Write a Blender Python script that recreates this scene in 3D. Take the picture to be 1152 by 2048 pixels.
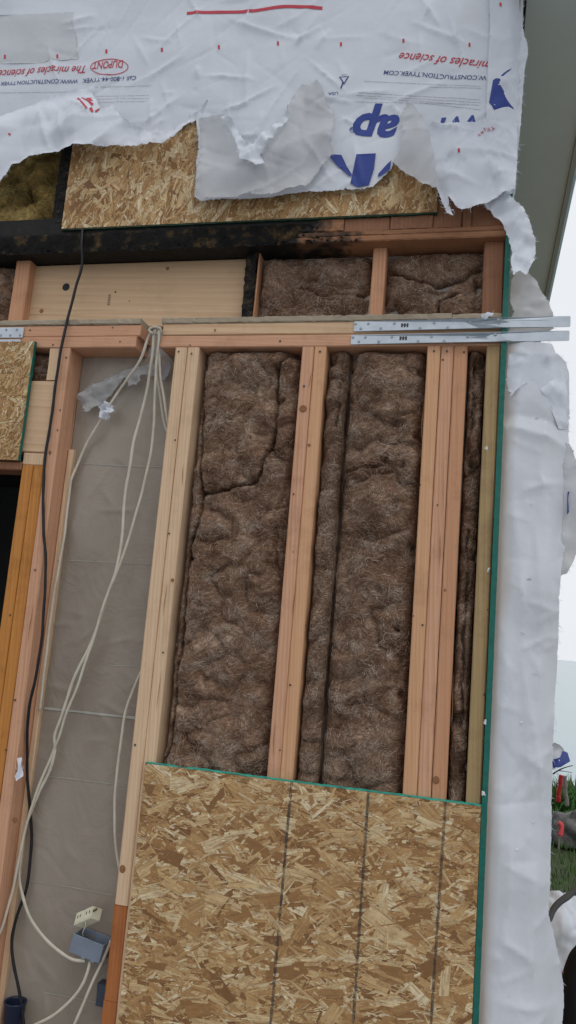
import bpy, bmesh, math, random
import numpy as np
from mathutils import Vector, Matrix
from mathutils.geometry import delaunay_2d_cdt
random.seed(7); RNG = np.random.default_rng(7)
for o in list(bpy.data.objects): bpy.data.objects.remove(o, do_unlink=True)
S = bpy.context.scene
COL = S.collection

# ------------------------------------------------------------------ camera
# world: X right along the wall, Y into the wall (framing face at Y=0), Z up, ground at Z=0
FPX, CAMZ, D = 1579.6, 1.55, 2.17258
ya, pi_, ro = 0.241531, -0.155948, 0.0833124
def _rot(a, b, c):
    ca, sa = math.cos(a), math.sin(a); cb, sb = math.cos(b), math.sin(b); cc, sc = math.cos(c), math.sin(c)
    return (np.array([[cc, -sc, 0], [sc, cc, 0], [0, 0, 1]]) @ np.array([[1, 0, 0], [0, cb, -sb], [0, sb, cb]])
            @ np.array([[ca, 0, sa], [0, 1, 0], [-sa, 0, ca]]))
R = _rot(ya, pi_, ro)
def w(v): return Vector((v[0], v[2], -v[1]))
cam = bpy.data.cameras.new('camera'); camo = bpy.data.objects.new('camera', cam); COL.objects.link(camo)
rx, ry, rz = w(R[0]), -w(R[1]), -w(R[2])
camo.matrix_world = Matrix(((rx.x, ry.x, rz.x, 0), (rx.y, ry.y, rz.y, -D), (rx.z, ry.z, rz.z, CAMZ), (0, 0, 0, 1)))
cam.sensor_fit = 'VERTICAL'; cam.sensor_height = 24; cam.sensor_width = 24; cam.lens = FPX / 2048 * 24
cam.clip_start = .05; cam.clip_end = 20000
S.camera = camo

# ------------------------------------------------------------------ sky, sun, exposure
SUN_EL, SUN_AZ = math.radians(58), math.radians(140)
W = bpy.data.worlds.new('World'); S.world = W; W.use_nodes = True
nt = W.node_tree; nt.nodes.clear()
sky = nt.nodes.new('ShaderNodeTexSky'); sky.sky_type = 'NISHITA'; sky.sun_disc = False
sky.sun_elevation = SUN_EL; sky.sun_rotation = SUN_AZ; sky.air_density = 1.2; sky.dust_density = 4; sky.ozone_density = 1
hs = nt.nodes.new('ShaderNodeHueSaturation'); hs.inputs['Saturation'].default_value = .22
bg = nt.nodes.new('ShaderNodeBackground'); bg.inputs['Strength'].default_value = .10
out = nt.nodes.new('ShaderNodeOutputWorld')
cl = nt.nodes.new('ShaderNodeMix'); cl.data_type = 'RGBA'; cl.inputs[0].default_value = .88; cl.inputs[7].default_value = (15.2, 15.5, 16.0, 1)   # even cloud cover
cn_ = nt.nodes.new('ShaderNodeTexNoise'); cn_.inputs['Scale'].default_value = 2.6; cn_.inputs['Detail'].default_value = 6
cr_ = nt.nodes.new('ShaderNodeMix'); cr_.data_type = 'RGBA'; cr_.inputs[6].default_value = (12.6, 13.3, 14.4, 1); cr_.inputs[7].default_value = (17.0, 17.2, 17.6, 1)
ctc = nt.nodes.new('ShaderNodeTexCoord'); nt.links.new(ctc.outputs['Generated'], cn_.inputs['Vector']); nt.links.new(cn_.outputs['Fac'], cr_.inputs[0]); nt.links.new(cr_.outputs[2], cl.inputs[7])
nt.links.new(sky.outputs[0], hs.inputs['Color']); nt.links.new(hs.outputs[0], cl.inputs[6]); nt.links.new(cl.outputs[2], bg.inputs[0]); nt.links.new(bg.outputs[0], out.inputs[0])
sl = bpy.data.lights.new('sun', 'SUN'); sl.energy = 1.0; sl.angle = math.radians(24); sl.color = (1, .97, .93)
so = bpy.data.objects.new('sun', sl); COL.objects.link(so)
sd = Vector((math.sin(SUN_AZ) * math.cos(SUN_EL), math.cos(SUN_AZ) * math.cos(SUN_EL), math.sin(SUN_EL)))
so.rotation_euler = sd.to_track_quat('Z', 'Y').to_euler()
S.view_settings.view_transform = 'Standard'; S.view_settings.look = 'None'; S.view_settings.gamma = 1
S.view_settings.use_curve_mapping = False
S.view_settings.exposure = -0.68

# ------------------------------------------------------------------ helpers
def P(px, py, Y=0.0):
    d = R.T @ np.array([(px - 576) / FPX, (py - 1024) / FPX, 1.0])
    t = (Y + D) / d[2]
    return Vector((d[0] * t, Y, CAMZ - d[1] * t))
def PX(px, py, Y=0.0): return P(px, py, Y).x
def PZ(px, py, Y=0.0): return P(px, py, Y).z
def G(px, py, Zg=0.0):                       # a point on a level at height Zg
    d = R.T @ np.array([(px - 576) / FPX, (py - 1024) / FPX, 1.0])
    t = (CAMZ - Zg) / d[1]
    return Vector((d[0] * t, d[2] * t - D, Zg))

_perm = np.random.default_rng(3).permutation(256); _perm = np.concatenate([_perm, _perm, _perm])
_g = np.random.default_rng(4).normal(size=(256, 2)); _g /= np.linalg.norm(_g, axis=1)[:, None]
def perlin(x, y, s=0):
    x = np.asarray(x, float) + s * 17.31; y = np.asarray(y, float) + s * 9.77
    xi = np.floor(x).astype(int); yi = np.floor(y).astype(int); xf = x - xi; yf = y - yi
    u = xf ** 3 * (xf * (xf * 6 - 15) + 10); v = yf ** 3 * (yf * (yf * 6 - 15) + 10)
    def gr(a, b, fx, fy):
        g = _g[_perm[_perm[(xi + a) & 255] + ((yi + b) & 255)]]
        return g[..., 0] * fx + g[..., 1] * fy
    a = gr(0, 0, xf, yf); b = gr(1, 0, xf - 1, yf); c = gr(0, 1, xf, yf - 1); d = gr(1, 1, xf - 1, yf - 1)
    return (a + u * (b - a)) * (1 - v) + (c + u * (d - c)) * v
def fbm(x, y, o=4, s=0):
    r = 0; a = 1.
    for i in range(o): r = r + a * perlin(x * 2 ** i, y * 2 ** i, s + i * 3); a *= .5
    return r
def sstep(a, b, x):
    t = np.clip((np.asarray(x, float) - a) / (b - a), 0, 1); return t * t * (3 - 2 * t)

def tag(o, label=None, cat=None, group=None, kind=None):
    if label: o['label'] = label
    if cat: o['category'] = cat
    if group: o['group'] = group
    if kind: o['kind'] = kind
    return o
def link(name, me, mat=None, parent=None, smooth=False):
    o = bpy.data.objects.new(name, me); COL.objects.link(o)
    if mat: me.materials.append(mat)
    if smooth: me.polygons.foreach_set('use_smooth', [True] * len(me.polygons))
    if parent: attach(o, parent)
    return o
def attach(o, p):
    o.parent = p
    o.matrix_parent_inverse = Matrix.Translation(p.location).inverted()
def empty(name, loc): 
    o = bpy.data.objects.new(name, None); COL.objects.link(o); o.location = loc; o.empty_display_size = .05
    return o
def mesh(name, v, f, mat=None, parent=None, smooth=False, origin=None):
    v = np.asarray(v, float)
    me = bpy.data.meshes.new(name)
    if origin is not None: v = v - np.array(origin)
    me.from_pydata(v.tolist(), [], [list(map(int, q)) for q in f]); me.update()
    o = link(name, me, mat, parent, smooth)
    if origin is not None: o.location = origin
    return o
def recalc(o):
    bm = bmesh.new(); bm.from_mesh(o.data); bmesh.ops.recalc_face_normals(bm, faces=bm.faces); bm.to_mesh(o.data); bm.free()

def lumber(name, x0, x1, y0, y1, z0, z1, mat, parent=None, axis=2, ch=.0032, bow=.0010, rough=0, n=10):
    """a sawn piece: chamfered section swept along its axis with a slight bow; origin at its middle"""
    lo = np.array([x0, y0, z0]); hi = np.array([x1, y1, z1]); c = (lo + hi) / 2; h = (hi - lo) / 2
    a1, a2 = [a for a in range(3) if a != axis]
    sec = [(-h[a1] + ch, -h[a2]), (h[a1] - ch, -h[a2]), (h[a1], -h[a2] + ch), (h[a1], h[a2] - ch),
           (h[a1] - ch, h[a2]), (-h[a1] + ch, h[a2]), (-h[a1], h[a2] - ch), (-h[a1], -h[a2] + ch)]
    if rough: n = max(n, int(2 * h[axis] / .012))
    V = []; s1, s2 = random.random() * 6, random.random() * 6
    for i in range(n + 1):
        t = -h[axis] + 2 * h[axis] * i / n
        b1 = bow * math.sin(s1 + 3 * i / n); b2 = bow * math.sin(s2 + 2.4 * i / n)
        for (p, q) in sec:
            v = np.zeros(3); v[axis] = t; v[a1] = p + b1; v[a2] = q + b2
            if rough: v += RNG.normal(size=3) * rough
            V.append(v)
    F = []
    for i in range(n):
        for k in range(8): F.append((i * 8 + k, i * 8 + (k + 1) % 8, (i + 1) * 8 + (k + 1) % 8, (i + 1) * 8 + k))
    F.append(tuple(range(7, -1, -1))); F.append(tuple(n * 8 + k for k in range(8)))
    o = mesh(name, V, F, mat, None); recalc(o); o.location = c
    if parent: attach(o, parent)
    return o
def box_vf(lo, hi):
    (a, b, c), (d, e, f) = lo, hi
    return ([(a, b, c), (d, b, c), (d, e, c), (a, e, c), (a, b, f), (d, b, f), (d, e, f), (a, e, f)],
            [(0, 3, 2, 1), (4, 5, 6, 7), (0, 1, 5, 4), (1, 2, 6, 5), (2, 3, 7, 6), (3, 0, 4, 7)])
def smooth_path(pts, step=.008):
    p = [Vector(q) for q in pts]; p = [p[0] * 2 - p[1]] + p + [p[-1] * 2 - p[-2]]; out = []
    for i in range(1, len(p) - 2):
        n = max(2, int((p[i + 1] - p[i]).length / step))
        for k in range(n):
            t = k / n
            out.append(.5 * ((2 * p[i]) + (p[i + 1] - p[i - 1]) * t + (2 * p[i - 1] - 5 * p[i] + 4 * p[i + 1] - p[i + 2]) * t * t
                             + (3 * p[i] - p[i - 1] - 3 * p[i + 1] + p[i + 2]) * t ** 3))
    out.append(p[-2]); return out
def tube(name, pts, r, mat, parent=None, sides=8, flat=1.0, step=.008, r1=None):
    pts = smooth_path(pts, step); V = []; F = []; N = len(pts)
    for i, p in enumerate(pts):
        t = (pts[min(i + 1, N - 1)] - pts[max(i - 1, 0)]).normalized()
        a = t.cross(Vector((0, 1, 0)))
        a = a.normalized() if a.length > .05 else Vector((1, 0, 0)); b = a.cross(t).normalized()
        rr = (r if r1 is None else r + (r1 - r) * i / (N - 1)) * (1 + .07 * math.sin(i * .9 + r * 9000) * math.sin(i * .23))
        p = p + Vector((math.sin(i * .31 + r * 7000), 0, 0)) * r * .22 * math.sin(i * .13)
        for k in range(sides):
            an = 2 * math.pi * k / sides; V.append(p + a * math.cos(an) * rr + b * math.sin(an) * rr * flat)
    for i in range(N - 1):
        for k in range(sides): F.append((i * sides + k, i * sides + (k + 1) % sides, (i + 1) * sides + (k + 1) % sides, (i + 1) * sides + k))
    F.append(tuple(range(sides))); F.append(tuple((N - 1) * sides + k for k in range(sides)))
    o = mesh(name, V, F, mat, parent, True); recalc(o); return o

def tear(poly, amp=.0022, step=.005, seed=0, straight=()):
    """subdivide an outline (x, z) and roughen it like torn cloth; edges listed in straight stay clean"""
    out = []; n = len(poly); acc = 0
    for i in range(n):
        a = np.array(poly[i]); b = np.array(poly[(i + 1) % n]); L = np.linalg.norm(b - a); k = max(1, int(L / step))
        nv = np.array([-(b - a)[1], (b - a)[0]]) / max(L, 1e-9)
        for j in range(k):
            q = a + (b - a) * j / k; acc += L / k
            m = 0 if i in straight else amp * (fbm(np.array([acc / .011]), np.array([seed * 3.1]), 4, seed)[0] * 1.3) * min(1, j * 2, )
            if i not in straight and random.random() < .05: m += random.uniform(-1, 1) * amp * 2.6
            out.append(q + nv * m)
    return out
def sheet(name, poly, hfun, mat, parent=None, step=.008, jit=.25, holes=(), smooth=True, fray=0):
    """a cloth surface over an outline in wall coordinates (x, z); y comes from hfun"""
    poly = [np.array(p) for p in poly]; A = np.array(poly)
    xs = np.arange(A[:, 0].min(), A[:, 0].max(), step); zs = np.arange(A[:, 1].min(), A[:, 1].max(), step)
    gx, gz = np.meshgrid(xs, zs); gx = (gx + RNG.uniform(-jit, jit, gx.shape) * step).ravel(); gz = (gz + RNG.uniform(-jit, jit, gz.shape) * step).ravel()
    def inside(x, z, A):
        ins = np.zeros(len(x), bool)
        for i in range(len(A)):
            x1, z1 = A[i]; x2, z2 = A[(i + 1) % len(A)]
            c = ((z1 > z) != (z2 > z)) & (x < (x2 - x1) * (z - z1) / (z2 - z1 + 1e-12) + x1); ins ^= c
        return ins
    m = inside(gx, gz, A)
    pts = [Vector((p[0], p[1])) for p in poly]; faces = [list(range(len(poly)))]
    for h in holes:
        b = len(pts); pts += [Vector((q[0], q[1])) for q in h]; faces.append([b + k for k in range(len(h))])
    pts += [Vector((a, b)) for a, b in zip(gx[m], gz[m])]
    v, e, f, *_ = delaunay_2d_cdt(pts, [], faces, 4 if holes else 1, 1e-6)
    v = np.array([(q.x, q.y) for q in v]); y = hfun(v[:, 0], v[:, 1])
    V = np.column_stack([v[:, 0], y, v[:, 1]])
    if fray:
        d = polydist(v[:, 0], v[:, 1], [tuple(q) for q in A] + [tuple(A[0])])
        V[:, 1] -= (0 if hfun.__name__ in ('h_main', 'h_over', 'h_side') else .009) * np.exp(-d / .010) * (perlin(v[:, 0] / .028, v[:, 1] / .028, 77) + .25)
    o = mesh(name, V, f, mat, parent, smooth)
    if fray:
        r = np.random.default_rng(len(A)); HV = []; HF = []; y = hfun(A[:, 0], A[:, 1])
        for _ in range(int(len(A) * fray)):
            i = r.integers(0, len(A) - 1); t = A[i + 1] - A[i]
            if np.linalg.norm(t) > .012: continue
            a = math.atan2(t[1], t[0]) + r.choice((-1, 1)) * r.uniform(.15, 1.4); L = r.uniform(.004, .013) * (2 if r.random() < .08 else 1); k = r.normal(0, 50); b = len(HV); q = A[i].copy(); yy = y[i] - .001
            for j in range(4):
                wd_ = .0006 * (1 - .25 * j); HV += [(q[0] - math.sin(a) * wd_, yy, q[1] + math.cos(a) * wd_), (q[0] + math.sin(a) * wd_, yy, q[1] - math.cos(a) * wd_)]
                q = q + np.array([math.cos(a), math.sin(a)]) * L / 3; a += k * L / 3; yy -= r.normal(.0005, .0012)
            HF += [(b + 2 * j, b + 2 * j + 1, b + 2 * j + 3, b + 2 * j + 2) for j in range(3)]
        if HV: h_ = mesh('frayed_fibres', HV, HF, mat, o); h_['kind'] = 'stuff'
    return o
def wz(pts, Y=-.02): return [(P(a, b, Y).x, P(a, b, Y).z) for a, b in pts]
def PS(px, py, hf):                            # where a line of sight meets a cloth surface
    Y = -.02
    for _ in range(5): q = P(px, py, Y); Y = float(np.asarray(hf(np.array([q.x]), np.array([q.z])))[0])
    return P(px, py, Y)
def wzf(pts, hf): return [(q.x, q.z) for q in (PS(a, b, hf) for a, b in pts)]
def polydist(x, z, line):
    d = np.full(np.shape(x), 9.)
    for (a, b) in zip(line[:-1], line[1:]):
        a = np.array(a); b = np.array(b); ab = b - a; L = (ab ** 2).sum() + 1e-12
        t = np.clip(((x - a[0]) * ab[0] + (z - a[1]) * ab[1]) / L, 0, 1)
        d = np.minimum(d, np.hypot(x - a[0] - t * ab[0], z - a[1] - t * ab[1]))
    return d
def crumple(x, z, seed=0, amp=.004, L=.16, n=6):
    """sharp folds of stiff sheet: warped triangle waves in several directions, each fading in and out"""
    r = np.random.default_rng(seed + 100); h = 0
    for i in range(n):
        an = r.uniform(0, math.pi); l = L * r.uniform(.35, 1.3); ph = r.uniform(0, 1)
        q = (x * math.cos(an) + z * math.sin(an)) / l + ph + .28 * perlin(x / (l * 1.9), z / (l * 1.9), seed + i)
        t = np.abs(q - np.floor(q) - .5) * 2
        t = np.sqrt(t * t + .0012)
        m = sstep(-.25, .35, perlin(x / (L * 1.2), z / (L * 1.2), seed + 31 + i))
        h = h + amp * (l / L) * t * m
    return h

def creases(x, z, seed, n, box, amp, ln=(.04, .2), wd=(.004, .016), ang=None):
    """single straight creases: sharp ridges and valleys of limited length"""
    r = np.random.default_rng(seed + 900); h = np.zeros(np.shape(x))
    for i in range(n):
        cx = r.uniform(box[0], box[1]); cz = r.uniform(box[2], box[3]); a = r.uniform(0, math.pi) if ang is None else r.normal(*ang); L = r.uniform(*ln); w0 = r.uniform(*wd); sg = amp * r.uniform(.3, 1) * (1 if r.random() < .6 else -.5)
        dx, dz = x - cx, z - cz; u = dx * math.cos(a) + dz * math.sin(a); d = -dx * math.sin(a) + dz * math.cos(a) + .12 * u * u / L * r.uniform(-1, 1)
        h = h + sg * np.exp(-np.abs(d) / w0) * np.clip(1 - (2 * u / L) ** 2, 0, 1)
    return h

# ------------------------------------------------------------------ materials
def newmat(name):
    m = bpy.data.materials.new(name); m.use_nodes = True; t = m.node_tree; t.nodes.clear()
    o = t.nodes.new('ShaderNodeOutputMaterial'); b = t.nodes.new('ShaderNodeBsdfPrincipled'); t.links.new(b.outputs[0], o.inputs[0])
    return m, t, b
def nd(t, k, **kw):
    n = t.nodes.new(k)
    for a, v in kw.items():
        if a in n.inputs.keys() if hasattr(n.inputs, 'keys') else False: n.inputs[a].default_value = v
        else: setattr(n, a, v)
    return n
def ramp(t, fac, stops):
    n = t.nodes.new('ShaderNodeValToRGB'); e = n.color_ramp.elements
    while len(e) < len(stops): e.new(.5)
    for q, (p, c) in zip(e, stops): q.position = p; q.color = (*c, 1) if len(c) == 3 else c
    t.links.new(fac, n.inputs[0]); return n.outputs[0]
def mixc(t, fac, a, b, mode='MIX'):
    n = t.nodes.new('ShaderNodeMix'); n.data_type = 'RGBA'; n.blend_type = mode
    for s, v in ((0, fac), (6, a), (7, b)):
        if hasattr(v, 'links') or hasattr(v, 'is_linked'): t.links.new(v, n.inputs[s])
        elif s == 0: n.inputs[0].default_value = v
        else: n.inputs[s].default_value = (*v, 1)
    return n.outputs[2]
def noise(t, vec, scale, detail=4, rough=.55, dist=0):
    n = t.nodes.new('ShaderNodeTexNoise'); n.inputs['Scale'].default_value = scale; n.inputs['Detail'].default_value = detail
    n.inputs['Roughness'].default_value = rough; n.inputs['Distortion'].default_value = dist
    if vec is not None: t.links.new(vec, n.inputs['Vector'])
    return n.outputs['Fac']
def mapv(t, vec, scale=(1, 1, 1), loc=(0, 0, 0)):
    n = t.nodes.new('ShaderNodeMapping'); n.inputs['Scale'].default_value = scale; n.inputs['Location'].default_value = loc
    t.links.new(vec, n.inputs['Vector']); return n.outputs[0]
def math_(t, op, a, b=None, c=None, clamp=False):
    n = t.nodes.new('ShaderNodeMath'); n.operation = op; n.use_clamp = clamp
    for i, v in enumerate((a, b, c)):
        if v is None: continue
        if isinstance(v, (int, float)): n.inputs[i].default_value = v
        else: t.links.new(v, n.inputs[i])
    return n.outputs[0]
def bump(t, b, h, strength=.3, dist=.002):
    n = t.nodes.new('ShaderNodeBump'); n.inputs['Strength'].default_value = strength; n.inputs['Distance'].default_value = dist
    t.links.new(h, n.inputs['Height']); t.links.new(n.outputs[0], b.inputs['Normal']); return n
def objvec(t, rnd=True):
    tc = t.nodes.new('ShaderNodeTexCoord')
    if not rnd: return tc.outputs['Object']
    oi = t.nodes.new('ShaderNodeObjectInfo'); c = t.nodes.new('ShaderNodeCombineXYZ')
    m = math_(t, 'MULTIPLY', oi.outputs['Random'], 37.); m2 = math_(t, 'MULTIPLY', oi.outputs['Random'], 61.)
    t.links.new(m, c.inputs[0]); t.links.new(m2, c.inputs[1]); t.links.new(m, c.inputs[2])
    a = t.nodes.new('ShaderNodeVectorMath'); a.operation = 'ADD'; t.links.new(tc.outputs['Object'], a.inputs[0]); t.links.new(c.outputs[0], a.inputs[1])
    return a.outputs[0]

def wood(name, light, dark, axis=2, rings=55, dirt=.35, char=None, gloss=.62, spots=True):
    m, t, b = newmat(name); v = objvec(t)
    st = [1, 1, 1]; st[axis] = .045
    vs = mapv(t, v, st)
    big = noise(t, vs, 9, 3, .5)
    wv = t.nodes.new('ShaderNodeTexWave'); wv.wave_type = 'BANDS'; wv.bands_direction = 'DIAGONAL'; wv.wave_profile = 'SAW'
    wv.inputs['Scale'].default_value = rings; wv.inputs['Distortion'].default_value = 5.5; wv.inputs['Detail'].default_value = 2
    wv.inputs['Detail Scale'].default_value = .5
    t.links.new(vs, wv.inputs['Vector'])
    fine = noise(t, mapv(t, v, [260 if i != axis else 5 for i in range(3)]), 1, 3, .6)
    mid = tuple(.5 * (a + c) for a, c in zip(light, dark))
    g2 = noise(t, mapv(t, v, [75 if i != axis else 1.6 for i in range(3)]), 1, 4, .6, .6)
    gm = math_(t, 'ADD', math_(t, 'MULTIPLY', wv.outputs['Fac'], .42), math_(t, 'MULTIPLY', math_(t, 'SUBTRACT', g2, .2), .95), clamp=True)
    c1 = ramp(t, gm, [(.18, light), (.45, tuple(.75 * a + .25 * c for a, c in zip(light, dark))), (.68, mid), (.9, dark)])
    c2 = mixc(t, ramp(t, big, [(.35, (0, 0, 0)), (.7, (.75, .75, .75))]), c1, mid)
    c3 = mixc(t, ramp(t, fine, [(.45, (0, 0, 0)), (.75, (.32, .32, .32))]), c2, dark)
    blot = noise(t, v, 9, 6, .7)
    c4 = mixc(t, ramp(t, blot, [(.52, (0, 0, 0)), (.78, (dirt, dirt, dirt))]), c3, tuple(.42 * q for q in dark))
    if spots:
        vo = t.nodes.new('ShaderNodeTexVoronoi'); vo.inputs['Scale'].default_value = 15; t.links.new(v, vo.inputs['Vector'])
        near = math_(t, 'LESS_THAN', vo.outputs['Distance'], .055)
        sep = t.nodes.new('ShaderNodeSeparateColor'); t.links.new(vo.outputs['Color'], sep.inputs[0])
        rare = math_(t, 'GREATER_THAN', sep.outputs[0], .62)
        c4 = mixc(t, math_(t, 'MULTIPLY', math_(t, 'MULTIPLY', near, rare), .85), c4, (.03, .018, .012))
    if char is not None:
        tc = t.nodes.new('ShaderNodeTexCoord'); sx = t.nodes.new('ShaderNodeSeparateXYZ'); t.links.new(tc.outputs['Object'], sx.inputs[0])
        cn = noise(t, tc.outputs['Object'], 9, 6, .65)
        k = math_(t, 'ADD', math_(t, 'MULTIPLY', math_(t, 'SUBTRACT', char, sx.outputs[0]), 7.), math_(t, 'MULTIPLY', math_(t, 'SUBTRACT', cn, .5), 5.), clamp=False)
        kk = ramp(t, k, [(0, (0, 0, 0)), (.35, (.55, .55, .55)), (1, (1, 1, 1))])
        ccol = ramp(t, noise(t, tc.outputs['Object'], 22, 5, .7), [(.3, (.004, .004, .0045)), (.6, (.012, .011, .01)), (.78, (.055, .04, .022))])
        c4 = mixc(t, kk, c4, ccol)
    t.links.new(c4, b.inputs['Base Color']); b.inputs['Roughness'].default_value = gloss
    b.inputs['Specular IOR Level'].default_value = .25
    bump(t, b, math_(t, 'ADD', wv.outputs['Fac'], fine), .22, .0012)
    return m
FIR = {a: wood('pink_fir_' + 'xyz'[a], (.67, .40, .26), (.39, .17, .083), a) for a in (0, 2)}
PALE = wood('pale_fir', (.73, .54, .365), (.45, .27, .145), 2, 60, .25)
PALEX = wood('pale_fir_plank', (.66, .47, .30), (.47, .29, .16), 0, 26, .22)
ORANGE = wood('stained_orange_fir', (.56, .25, .06), (.33, .115, .022), 2, 45, .5)
BROWN = wood('rust_brown_fir', (.42, .155, .05), (.27, .085, .025), 2, 45, .4)
RED = {a: wood('red_fir_' + 'xyz'[a], (.62, .345, .205), (.36, .155, .072), a, 50, .35) for a in (0, 2)}
OLIVE = wood('weathered_pine', (.42, .30, .15), (.25, .165, .075), 2, 40, .6)
DARKFIR = wood('smoke_stained_fir', (.30, .145, .08), (.17, .07, .035), 2, 50, .6)
GREYPLY = wood('grey_plywood_edge', (.42, .36, .27), (.24, .19, .13), 0, 150, .6)

def charred(name):
    m, t, b = newmat(name); v = objvec(t)
    n = noise(t, v, 24, 6, .7); vo = t.nodes.new('ShaderNodeTexVoronoi'); vo.feature = 'DISTANCE_TO_EDGE'; vo.inputs['Scale'].default_value = 45
    t.links.new(v, vo.inputs['Vector'])
    c = ramp(t, n, [(.3, (.004, .004, .0045)), (.52, (.014, .012, .011)), (.62, (.055, .038, .022)), (.78, (.17, .115, .065))])
    t.links.new(c, b.inputs['Base Color']); b.inputs['Roughness'].default_value = .7; b.inputs['Specular IOR Level'].default_value = .15
    bump(t, b, math_(t, 'ADD', math_(t, 'MULTIPLY', vo.outputs['Distance'], 2), n), .9, .006); return m
CHAR = charred('charcoal')

def osb_base(name, dark=(.20, .105, .042), light=(.46, .285, .125)):
    m, t, b = newmat(name); v = objvec(t)
    c = mixc(t, noise(t, mapv(t, v, (30, 30, 90)), 1, 5, .65), dark, light)
    c = ramp(t, noise(t, mapv(t, v, (28, 28, 80)), 1, 5, .7), [(.3, dark), (.5, tuple(.5 * (a + q) for a, q in zip(dark, light))), (.72, light)])
    t.links.new(c, b.inputs['Base Color']); b.inputs['Roughness'].default_value = .75; b.inputs['Specular IOR Level'].default_value = .2
    bump(t, b, noise(t, v, 160, 4, .7), .6, .002); return m
def osb_flake(name, cols, obj=False):
    m, t, b = newmat(name)
    if obj: rnd = t.nodes.new('ShaderNodeObjectInfo').outputs['Random']
    else: rnd = t.nodes.new('ShaderNodeNewGeometry').outputs['Random Per Island']
    tc = t.nodes.new('ShaderNodeTexCoord')
    base = ramp(t, rnd, cols)
    ad = t.nodes.new('ShaderNodeVectorMath'); ad.operation = 'ADD'; cb = t.nodes.new('ShaderNodeCombineXYZ')
    t.links.new(math_(t, 'MULTIPLY', rnd, 91.), cb.inputs[0]); t.links.new(tc.outputs['UV'], ad.inputs[0]); t.links.new(cb.outputs[0], ad.inputs[1])
    gr = noise(t, mapv(t, ad.outputs[0], (14, 190, 1)), 1, 4, .65)
    c = mixc(t, ramp(t, gr, [(.33, (.75, .75, .75)), (.6, (0, 0, 0))]), base, (.22, .115, .05))
    ob = noise(t, tc.outputs['Object'], 42, 5, .7)
    c = mixc(t, ramp(t, ob, [(.48, (0, 0, 0)), (.75, (.6, .6, .6))]), c, (.22, .115, .048))
    sp = noise(t, mapv(t, tc.outputs['Object'], (110, 110, 200)), 1, 5, .75)
    c = mixc(t, ramp(t, sp, [(.57, (0, 0, 0)), (.70, (.45, .45, .45))]), c, (.105, .052, .022))
    c = mixc(t, ramp(t, sp, [(.30, (.4, .4, .4)), (.42, (0, 0, 0))]), c, (.70, .60, .42))
    t.links.new(c, b.inputs['Base Color']); b.inputs['Roughness'].default_value = .6; b.inputs['Specular IOR Level'].default_value = .3
    bump(t, b, gr, .35, .001); return m
OSB_COLS = [(0, (.17, .078, .028)), (.15, (.31, .158, .056)), (.35, (.46, .27, .108)), (.55, (.57, .375, .17)), (.75, (.65, .475, .25)), (.9, (.73, .59, .36)), (1, (.80, .69, .47))]
OSB = osb_base('strand_board'); FLAKE = osb_flake('wood_flakes', OSB_COLS); FLAKEO = osb_flake('wood_flakes_large', OSB_COLS, True)

def paint(name, col, rough=.55, nz=.25, scale=40, bmp=.15, spec=.3, metal=0):
    m, t, b = newmat(name); v = objvec(t)
    c = mixc(t, ramp(t, noise(t, v, scale, 5, .65), [(.4, (0, 0, 0)), (.8, (nz, nz, nz))]), col, tuple(q * .35 for q in col))
    t.links.new(c, b.inputs['Base Color']); b.inputs['Roughness'].default_value = rough; b.inputs['Specular IOR Level'].default_value = spec
    b.inputs['Metallic'].default_value = metal
    if bmp: bump(t, b, noise(t, v, scale * 3, 4, .6), bmp, .002)
    return m
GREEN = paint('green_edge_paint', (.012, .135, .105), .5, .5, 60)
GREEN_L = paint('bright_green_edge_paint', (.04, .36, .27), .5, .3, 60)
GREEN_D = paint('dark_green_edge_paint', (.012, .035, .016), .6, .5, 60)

def wrapmat(name, col=(.72, .76, .83), transl=.14, stain=None):
    m, t, b = newmat(name); tc = t.nodes.new('ShaderNodeTexCoord'); v = tc.outputs['Object']
    n = noise(t, v, 7, 5, .6)
    c = ramp(t, n, [(.3, tuple(q * .93 for q in col)), (.65, col)])
    dirt = ramp(t, noise(t, v, 26, 6, .75), [(.62, (0, 0, 0)), (.85, (.35, .35, .35))]); c = mixc(t, dirt, c, (.5, .5, .49))
    if stain is not None:
        sx = t.nodes.new('ShaderNodeSeparateXYZ'); t.links.new(v, sx.inputs[0])
        k = math_(t, 'ADD', math_(t, 'MULTIPLY', math_(t, 'SUBTRACT', stain, sx.outputs[0]), 26.), math_(t, 'MULTIPLY', math_(t, 'SUBTRACT', noise(t, v, 5, 3), .5), 1.4), clamp=True)
        c = mixc(t, ramp(t, k, [(.0, (0, 0, 0)), (.9, (.8, .8, .8))]), c, (.52, .43, .34))
    t.links.new(c, b.inputs['Base Color']); b.inputs['Roughness'].default_value = .48; b.inputs['Specular IOR Level'].default_value = .35
    r1 = t.nodes.new('ShaderNodeTexNoise'); r1.noise_type = 'RIDGED_MULTIFRACTAL'; r1.inputs['Scale'].default_value = 13; r1.inputs['Detail'].default_value = 5; r1.inputs['Roughness'].default_value = .45
    t.links.new(v, r1.inputs['Vector'])
    bump(t, b, math_(t, 'ADD', math_(t, 'MULTIPLY', r1.outputs['Fac'], .35), noise(t, v, 30, 3, .5)), .26, .006)
    tr = t.nodes.new('ShaderNodeBsdfTranslucent'); tr.inputs[0].default_value = (.8, .8, .8, 1)
    mx = t.nodes.new('ShaderNodeMixShader'); mx.inputs[0].default_value = transl
    o = [q for q in t.nodes if q.type == 'OUTPUT_MATERIAL'][0]
    t.links.new(b.outputs[0], mx.inputs[1]); t.links.new(tr.outputs[0], mx.inputs[2]); t.links.new(mx.outputs[0], o.inputs[0]); return m
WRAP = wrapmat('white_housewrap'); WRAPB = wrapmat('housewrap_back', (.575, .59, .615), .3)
WRAPS = wrapmat('corner_housewrap', (.73, .775, .85), .26, stain=.085)
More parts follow.
